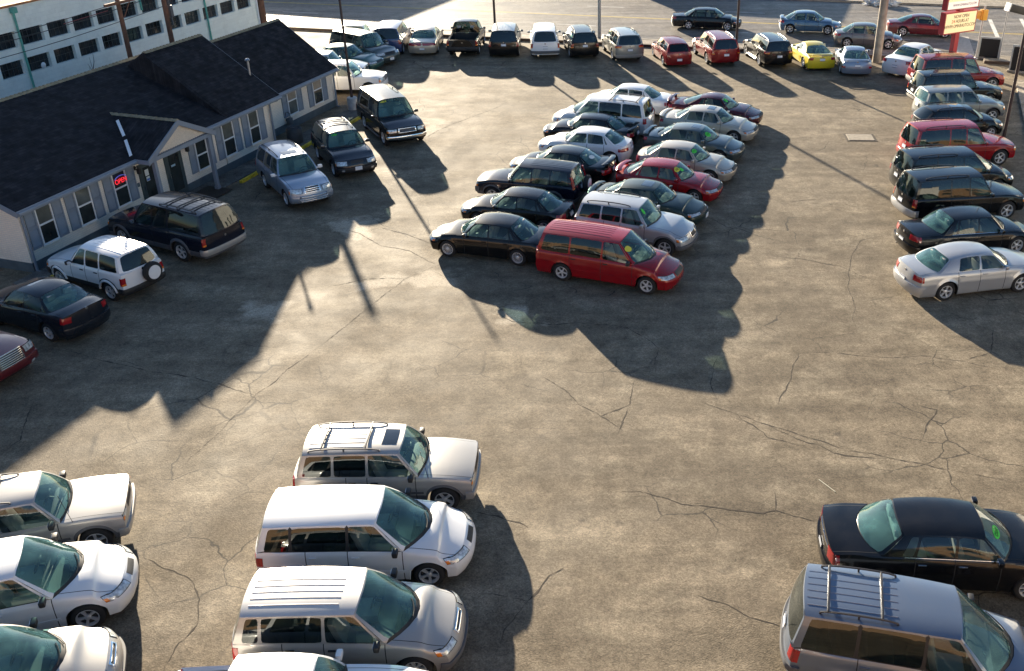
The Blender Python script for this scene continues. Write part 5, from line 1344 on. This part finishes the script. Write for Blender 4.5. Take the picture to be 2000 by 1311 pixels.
car('BR2', 'parked_minivan', 'steel-blue minivan with dark roof rack in the lower right corner', 'minivan', 'minivan', STEELB, (5.99, 13.01, -13.0), None, L=5.05, W=1.95, H=1.77, rack=1, rack_t=(.10, .60), bars=(.10, .80), barmat=M_RACK, privacy=1, dark_pillar=1, tl=(.82, 1.12, .74, 1.0), rbump=M_TRIM, rbz=(.50, .64), ribs=(.02, .6), seat=M_SEATG, cr=.16, btr=.09, mirror=M_BLACK, bars_n=2)
# middle double row, left column (noses to the left)
car('C1', 'parked_sedan', 'black sedan with silver multi-spoke wheels at the near end of the middle row, nose left', 'sedan', 'sedan', BLACK, (-3.88, 32.44, 163.0), G3, L=4.7, W=1.8, wheel='multi', tl=(.60, 1.12, .66, .86))
car('C2', 'parked_sedan', 'black sedan with glaring hood behind the multi-spoke-wheeled one in the middle row', 'sedan', 'sedan', BLACK, (-3.18, 35.15, 163.0), G3, L=4.5, W=1.74, tl=(.62, 1.14, .68, .86))
car('C3', 'parked_suv', 'navy compact wagon with tall orange-red tail lamps in the middle row', 'SUV', 'suv', NAVY, (-2.80, 37.76, 163.0), G3, L=4.5, W=1.75, H=1.67, R=.34, zn=.88, zbf=1.0, zbr=1.02, zd=1.02, zd0=1.02, zw=1.06, tl=(.88, 1.05, .92, 1.42), ribs=(.05, .8), spare=1, fbump=M_TRIM, low=M_TRIM, low_z=.36, tl2=M_AMBER, bm=1, cpil=.16)
car('C4', 'parked_sedan', 'black sedan with rear spoiler and pale figures on its back window in the middle row', 'sedan', 'sedan', BLACK, (-1.58, 40.29, 163.0), G3, L=4.7, W=1.79, H=1.40, spoiler=1, rear_stickers=((.62, .42, .30, .22, M_PAPER),), tl=(.40, 1.10, .62, .82))
car('C5', 'parked_sedan', 'white sedan with curved red tail lamps in the middle row', 'sedan', 'sedan', WHITE, (-0.61, 43.08, 163.0), G3, L=4.45, W=1.73, H=1.40, tl=(.50, 1.14, .66, .80), cr=.30)
car('C6', 'parked_sedan', 'black low sedan between the white sedan and the white minivan of the middle row', 'sedan', 'sedan', BLACK, (-0.37, 45.27, 163.0), G3, L=4.7, W=1.78, H=1.40, spoiler=1, spoiler_h=.07, tl=(.62, 1.12, .66, .84))
car('C7', 'parked_minivan', 'white minivan with roof bars in the middle row, nose left', 'minivan', 'minivan', WHITE, (0.20, 47.16, 163.0), G3, rack=1, rack_t=(.1, .62), rackmat=M_TRIM, bars=(.05, .95), privacy=1, tl=(.86, 1.10, .78, 1.02))
car('C8', 'parked_sedan', 'white sedan half hidden behind the white minivan of the middle row', 'sedan', 'sedan', WHITE, (1.64, 50.50, 163.0), G3, L=4.8, tl=(.30, 1.12, .68, .84))
# middle double row, right column (noses to the right)
car('D1', 'parked_minivan', 'red minivan with ribbed roof and yellow sticker, nearest of the middle row', 'minivan', 'minivan', RED, (0.40, 30.32, -20.6), G3, L=5.1, W=1.83, H=1.72, wb=3.05, fo=.97, ribs=(.05, .84), privacy=1, stickers=((.10, .62, .20, .28, M_YELL),), tl=(.84, 1.10, .72, 1.0), hl=(.56, 1.24, -.16, -.04), wheel='five', mirror=M_BLACK, seat=M_SEATT, mould=RED, mould_z=.52, handle=M_BLACK)
car('D2', 'parked_suv', 'silver crossover wagon with black roof rails and green windshield mark behind the red minivan', 'SUV', 'suv', SILVER, (1.39, 33.24, -21.0), G3, L=4.5, W=1.82, H=1.68, rack=1, rack_t=(.1, .86), stickers=((.16, .72, .12, .26, M_GREEN),), hl=(.52, 1.14, -.20, -.05), cf=.26, bt=.16, zn=.86, fbump=M_TRIM, fbz=(.36, .52), low=M_TRIM, low_z=.40, privacy=1, gchrome=1, grille=.30, qf=.5)
car('D3', 'parked_sedan', 'very dark green sedan with sunroof in the middle row, nose right', 'sedan', 'sedan', DGREEN, (1.91, 35.84, -21.0), G3, sunroof=1, sun_t=(.55, .85), H=1.40, fplate=1, spoiler=1, spoiler_h=.06, fbump=DGREEN)
car('D4', 'parked_sedan', 'bright red sedan with spoiler and yellow-green windshield stickers in the middle row', 'sedan', 'sedan', RED, (2.95, 38.30, -21.0), G3, L=4.5, W=1.72, H=1.42, spoiler=1, spoiler_h=.12, stickers=((.14, .78, .26, .30, M_YELL), (.30, .62, .16, .22, M_GREEN)))
car('D5', 'parked_sedan', 'champagne sedan with green figures on its windshield in the middle row', 'sedan', 'sedan', CHAMP, (3.85, 40.63, -21.0), G3, L=4.45, W=1.72, H=1.42, stickers=((.17, .74, .26, .24, M_GREEN),), tl=(.75, 1.1, .62, .90))
car('D6', 'parked_sedan', 'grey-green sedan with sunroof and spoiler in the middle row', 'sedan', 'sedan', GGREY, (4.41, 43.38, -21.0), G3, sunroof=1, sun_t=(.62, .88), spoiler=1, spoiler_h=.08, H=1.4, stickers=((.22, .5, .24, .3, M_GREEN),))
car('D7', 'parked_sedan', 'beige sedan with dark sunroof, second from the far end of the middle row', 'sedan', 'sedan', BEIGE, (5.39, 46.26, -21.0), G3, L=4.85, W=1.82, sunroof=1, sun_t=(.60, .86), spoiler=1, spoiler_h=.05)
car('D8', 'parked_coupe', 'plum coupe with raised spoiler at the far end of the middle row', 'coupe', 'coupe', PLUM, (5.96, 48.70, -21.0), G3, L=4.9, W=1.85, H=1.40, spoiler=1, spoiler_h=.16, stickers=((.2, .7, .16, .3, M_GREEN),))
# right edge (noses to the right, tails towards the lot)
TR = dict(exhaust=(-.6,))
car('R9', 'parked_sedan', 'silver sedan with black five-spoke wheel arches nearest in the right-hand row', 'sedan', 'sedan', SILVER, (12.46, 29.54, 12.8), G4, L=4.85, W=1.82, H=1.49, wb=2.765, R=.345, tr=.63, roofdrop=.085, zn=.84, zw=1.02, zbf=.98, zbr=1.0, zd=1.02, zd0=1.06, flare=.03, noq=1, cf=.2, bt=.1, rr=.18, bs=-.28, bb=-.55, tl=(.60, 1.08, .74, .92), pz=.62, wheel='five', exhaust=(-.6,), rbump=SILVER, rbz=(.34, .60), antenna=0)
car('R8', 'parked_sedan', 'black sedan with chrome window trim in the right-hand row', 'sedan', 'sedan', BLACK, (13.45, 32.74, 10.5), G4, L=5.05, W=1.85, H=1.49, wb=2.81, R=.335, chrome_line=1, tl=(.52, 1.10, .74, .92), pz=.58, zd=1.0, zd0=1.04, exhaust=(.6, -.6), rbump=BLACK, rbz=(.32, .56))
car('R7', 'parked_suv', 'large black wagon with bright rear bumper in the right-hand row', 'SUV', 'suv', BLACK, (14.22, 35.99, 11.0), G4, L=5.0, W=1.90, H=1.85, wb=2.97, R=.38, privacy=1, rack=1, rbump=SILVER, rbz=(.42, .66), tl=(.84, 1.04, .78, 1.10), pz=.84, cr=.16, btr=.08)
car('R6', 'parked_minivan', 'black minivan with roof rails between the red and the large black wagon', 'minivan', 'minivan', BLACK, (14.92, 38.83, 9.0), G4, privacy=1, rack=1, rack_t=(.1, .7), tl=(.82, 1.1, .78, 1.0))
car('R5', 'parked_suv', 'bright red wagon with roof rails in the right-hand row', 'SUV', 'suv', RED, (16.20, 42.33, 9.0), G4, L=5.1, W=1.93, H=1.85, wb=3.0, R=.38, rack=1, privacy=1, rbump=RED, tl=(.84, 1.04, .78, 1.08), pz=.88, cr=.16, btr=.08)
car('R4', 'parked_wagon', 'dark low wagon with roof rails between the red and the pale grey wagons', 'wagon', 'hatch', BLACK, (17.56, 46.27, 8.0), G4, L=4.4, W=1.76, H=1.50, rack=1, rack_t=(.1, .8), sunroof=1, sun_t=(.5, .8), privacy=1)
car('R3', 'parked_suv', 'pale grey crossover in the right-hand row', 'SUV', 'suv', SAGE, (18.50, 48.99, 7.0), G4, L=4.6, W=1.85, H=1.68, cr=.22, btr=.14, low=M_TRIM, low_z=.42, tl=(.78, 1.1, .80, 1.0), zn=.88, cf=.24, bt=.14)
car('R2', 'parked_suv', 'black wagon just nearer than the dark red one by the street corner', 'SUV', 'suv', BLACK, (19.19, 51.73, 7.0), G4, L=4.85, W=1.85, H=1.80, wb=2.89, privacy=1, rack=1, rbump=M_CHROME, sidestep=M_TRIM)
car('R1', 'parked_suv', 'dark red large wagon under the red letter-board sign', 'SUV', 'suv', DRED, (20.29, 54.94, 6.0), G4, L=5.2, W=2.0, H=1.92, wb=3.02, R=.39, privacy=1, rack=1, rbump=M_TRIM, hl=(.58, 1.04, -.22, -.05))
# far row, tails to the lot
car('T0', 'pickup_truck', 'silver-white pickup truck, leftmost of the street row', 'pickup', 'pickup', WHITE, (-15.85, 64.06, 91.0), G2)
car('T1', 'parked_minivan', 'royal blue minivan in the street row', 'minivan', 'minivan', RBLUE, (-13.65, 65.51, 91.0), G2, L=4.8, privacy=1, tl=(.84, 1.12, .74, 1.0), pz=.86)
car('T2', 'parked_sedan', 'champagne sedan with full-width red tail lamps in the street row', 'sedan', 'sedan', CHAMP, (-11.39, 65.39, 92.0), G2, L=4.95, W=1.87, tl=(.06, 1.1, .68, .84), pz=.50)
car('T3', 'pickup_truck', 'black pickup truck in the street row', 'pickup', 'pickup', BLACK, (-8.67, 65.17, 90.0), G2, L=5.3, W=2.0, H=1.86, rbump=M_BLACK, rbz=(.48, .70), pz=.58, wb=3.3, zd=1.14, zd0=1.16)
car('T4', 'parked_minivan', 'black minivan with grey roof in the street row between the pickup and the white wagon', 'minivan', 'minivan', BLACK, (-6.09, 64.70, 92.0), G2, L=4.8, privacy=1, ribs=1, tl=(.86, 1.08, .74, 1.02), pz=.86, roofmat=GREY)
car('T5', 'parked_suv', 'white wagon with black back window in the street row', 'SUV', 'suv', WHITE, (-3.51, 64.29, 94.0), G2, L=4.8, W=1.85, H=1.80, privacy=1, tl=(.88, 1.04, .74, 1.02), pz=.78, rbump=M_TRIM, rbz=(.42, .58))
car('T6', 'parked_suv', 'black boxy wagon with ribbed roof in front of the grey steel pole', 'SUV', 'suv', BLACK, (-1.18, 64.02, 99.0), G2, L=4.65, privacy=1, rack=1, tl=(.84, 1.04, .80, 1.05), pz=.92, fog=0)
car('T7', 'parked_suv', 'taupe-grey crossover with wrap-round red tail lamps in the street row', 'SUV', 'suv', SAGE, (1.51, 63.28, 102.0), G2, L=4.65, W=1.88, H=1.72, rack=1, tl=(.62, 1.12, .94, 1.10), pz=.82, cr=.18, low=PEWTER, low_z=.5, privacy=1)
car('T8', 'parked_hatchback', 'red hatchback in the street row', 'hatchback', 'hatch', DRED, (4.56, 61.78, 101.0), G2, L=4.3, W=1.72, H=1.5, pz=.52, tl=(.74, 1.10, .66, .84), privacy=1, rr_off=.5)
car('T9', 'parked_suv', 'dark red crossover with silver roof in front of a dark light pole', 'SUV', 'suv', DRED, (7.39, 62.11, 101.0), G2, L=4.75, W=1.88, H=1.73, rack=1, rackmat=M_RIM, privacy=1, tl=(.80, 1.10, .82, 1.04), pz=.78, cr=.2, wheel='six')
car('T10', 'parked_suv', 'black crossover with pale tail lamps beside the yellow coupe', 'SUV', 'suv', BLACK, (10.59, 61.60, 100.0), G2, L=4.75, W=1.85, H=1.70, rack=1, rackmat=M_RIM, privacy=1, tl=(.70, 1.12, .95, 1.10), pz=.80, cr=.2, sidestep=M_RIM, wheel='six')
car('T11', 'parked_coupe', 'bright yellow coupe in the street row', 'coupe', 'coupe', YELLOW, (13.26, 61.04, 96.0), G2, spoiler=1, spoiler_h=.06, tl=(.66, .98, .68, .84), pz=.72, cr=.14, btr=.04)
car('T12', 'parked_coupe', 'silver coupe with ducktail spoiler in the street row', 'coupe', 'coupe', SILB, (15.53, 59.63, 84.0), G2, L=4.55, W=1.83, H=1.36, spoiler=1, spoiler_h=.05, tl=(.80, 1.1, .52, .62), pz=.68, cr=.22, btr=.12)
car('T13', 'parked_sedan', 'white sedan with squared red tail lamps beside the stout wooden pole', 'sedan', 'sedan', WHITE, (19.18, 59.26, 48.0), G2, L=5.1, W=1.92, H=1.54, zd=1.08, zd0=1.10, zbr=1.04, zbf=1.0, zw=1.06, zn=.86, tl=(.70, 1.08, .82, 1.0), pz=.66, exhaust=(-.5, .5))
# street
car('Sable', 'passing_car', 'black sedan driving on the street behind the red crossover', 'sedan', 'sedan', BLACK, (7.78, 71.54, -11.0), G6, L=5.05, W=1.85, wb=2.76, cf=.36, cr=.3)
car('Cor', 'passing_car', 'blue sedan driving on the street', 'sedan', 'sedan', BLUE, (14.95, 70.04, -11.0), G6, L=4.35, W=1.70, H=1.46, wb=2.6, spoiler=1, spoiler_h=.08)
car('El', 'passing_car', 'dark grey sedan on the street lane nearest the lot', 'sedan', 'sedan', GREY, (17.96, 65.71, -12.0), G6, L=4.5, W=1.77, H=1.48, wb=2.65, wheel='five', cr=.3)
car('Seb', 'passing_car', 'maroon coupe on the street behind the stout wooden pole', 'coupe', 'coupe', MAROON, (22.56, 69.03, -14.0), G6, L=4.9, W=1.80, H=1.40, wb=2.8)
# office row
car('O1', 'parked_suv', 'black large wagon with silver grille and yellow sticker, parked nearest the street by the office', 'SUV', 'suv', BLACK, (-10.29, 46.87, -61.0), G5, L=5.2, W=2.0, H=1.93, wb=3.02, R=.39, zn=1.0, zw=1.18, zbf=1.12, zbr=1.15, zd=1.15, zd0=1.15, stickers=((.18, .86, .30, .11, M_YELL),), gchrome=1, gmat=M_TRIM, grille=.44, fbump=M_CHROME, fbz=(.46, .60), hl=(.56, 1.03, -.25, -.08), rack=1, rack_t=(.1, .7), privacy=1, hoodmat=NAVY, sidestep=M_TRIM)
car('O2', 'parked_suv', 'dark compact wagon with roof rails and green sticker by the office', 'SUV', 'suv', MIDN, (-11.53, 42.16, -61.0), G5, L=4.5, W=1.85, H=1.68, rack=1, rack_t=(.08, .86), bars=(.25, .6), stickers=((.2, .80, .24, .10, M_GREEN),), hl=(.52, 1.10, -.24, -.06), cf=.24, bt=.14, zn=.90, fog=1, fbump=M_BLACK, fbz=(.36, .56), fplate=1, privacy=1, grille=.32, gz=(-.16, -.05), hoodmat=NAVY)
car('O3', 'parked_suv', 'silver-blue luxury wagon with chrome bull bar by the office walkway', 'SUV', 'suv', SILB, (-12.81, 38.65, -55.0), G5, L=4.6, W=1.83, H=1.74, rack=1, rack_t=(.05, .9), sunroof=1, sun_t=(.72, .92), bullbar=1, gchrome=1, gbars=(-.22, -.15, -.08, 0), grille=.36, gz=(-.24, .0), hl=(.50, 1.10, -.24, -.06), cf=.22, bt=.14, zn=.95, fbump=SILB, fbz=(.34, .60), privacy=1, mirror=WHITE)
car('O4', 'parked_suv', 'dark blue large wagon with pewter rear bumper, tail to the lot, before the porch', 'SUV', 'suv', NAVY, (-15.66, 33.12, 153.0), G5, L=5.2, W=2.0, H=1.93, wb=3.02, R=.39, zn=1.0, zw=1.18, zbf=1.12, zbr=1.15, zd=1.15, zd0=1.15, fenders=M_TRIM, low=M_TRIM, low_z=.44, rack=1, rack_t=(.08, .7), bars=(.15, .5, .85), barmat=M_RACK, ribs=(.05, .7), privacy=1, rbump=PEWTER, rbz=(.46, .66), tl=(.88, 1.04, .80, 1.08), pz=.56, wheel='five')
car('O5', 'parked_suv', 'small white soft-roader with spare wheel on its tail', 'SUV', 'suv', WHITE, (-16.82, 29.85, 153.0), G5, L=4.0, W=1.71, H=1.69, wb=2.48, fo=.72, R=.345, low=M_BLACK, low_z=.40, spare=1, tl=(.84, 1.08, .70, .96), fbump=M_BLACK, rbump=M_BLACK, rbz=(.40, .58), privacy=1, fenders=WHITE, ribs=(.05, .85), plate=False, cr=.08, btr=.03, handle=M_BLACK, mirror=M_BLACK, pil=[(-1.48, -1.46), (-2.16, -2.14)])
car('O6', 'parked_sedan', 'dark blue-black sedan with pale teal back window by the office corner', 'sedan', 'sedan', MIDN, (-17.62, 27.15, 155.0), G5, L=4.38, W=1.73, H=1.45, wb=2.51, zd=1.02, zd0=1.06, zbr=.98, tl=(.70, 1.08, .74, .92), sunroof=1, wheel='five', pz=.84, plate=False, rbump=MIDN, rbz=(.34, .58), cr=.18, btr=.05)
car('O7', 'parked_suv', 'maroon wagon with large chrome grille at the left edge, only its nose showing', 'SUV', 'suv', MAROON, (-18.73, 24.25, -20.0), G5, L=4.75, W=1.85, H=1.80, gchrome=1, grille=.44, gz=(-.36, -.0), gbars=(-.36, -.30, -.24, -.18, -.12, -.06, 0), hl=(.56, 1.08, -.24, -.04), zn=1.02, zw=1.14, cf=.14, bt=.06, fbump=MAROON, fog=1)
# behind the office end
car('E1', 'parked_suv', 'white wagon with dark grille just beyond the office end, nose right', 'SUV', 'suv', WHITE, (-14.15, 54.56, 0.0), G7, L=4.45, W=1.78, H=1.72, hl=(.50, 1.06, -.24, -.04), grille=.4, gmat=M_TRIM, zn=.98)
car('E2', 'pickup_truck', 'pale blue-white pickup truck half hidden behind the white wagon at the office end', 'pickup', 'pickup', SILB, (-16.08, 56.74, 0.0), G7, L=5.2, W=1.9, H=1.75, gchrome=1)
car('E3', 'parked_sedan', 'teal green sedan at the far office corner', 'sedan', 'sedan', TEAL, (-15.61, 59.94, -15.0), G7, L=5.0, W=1.85, H=1.48)
car('E4', 'parked_minivan', 'dark green-grey minivan angled beyond the office end, nose to the lot', 'minivan', 'minivan', GGREY, (-14.78, 62.17, -38.0), G7, L=5.0, W=1.9, privacy=1, fplate=1, roofmat=SAGE, hl=(.50, 1.15, -.16, -.02), zn=.84, cf=.22)
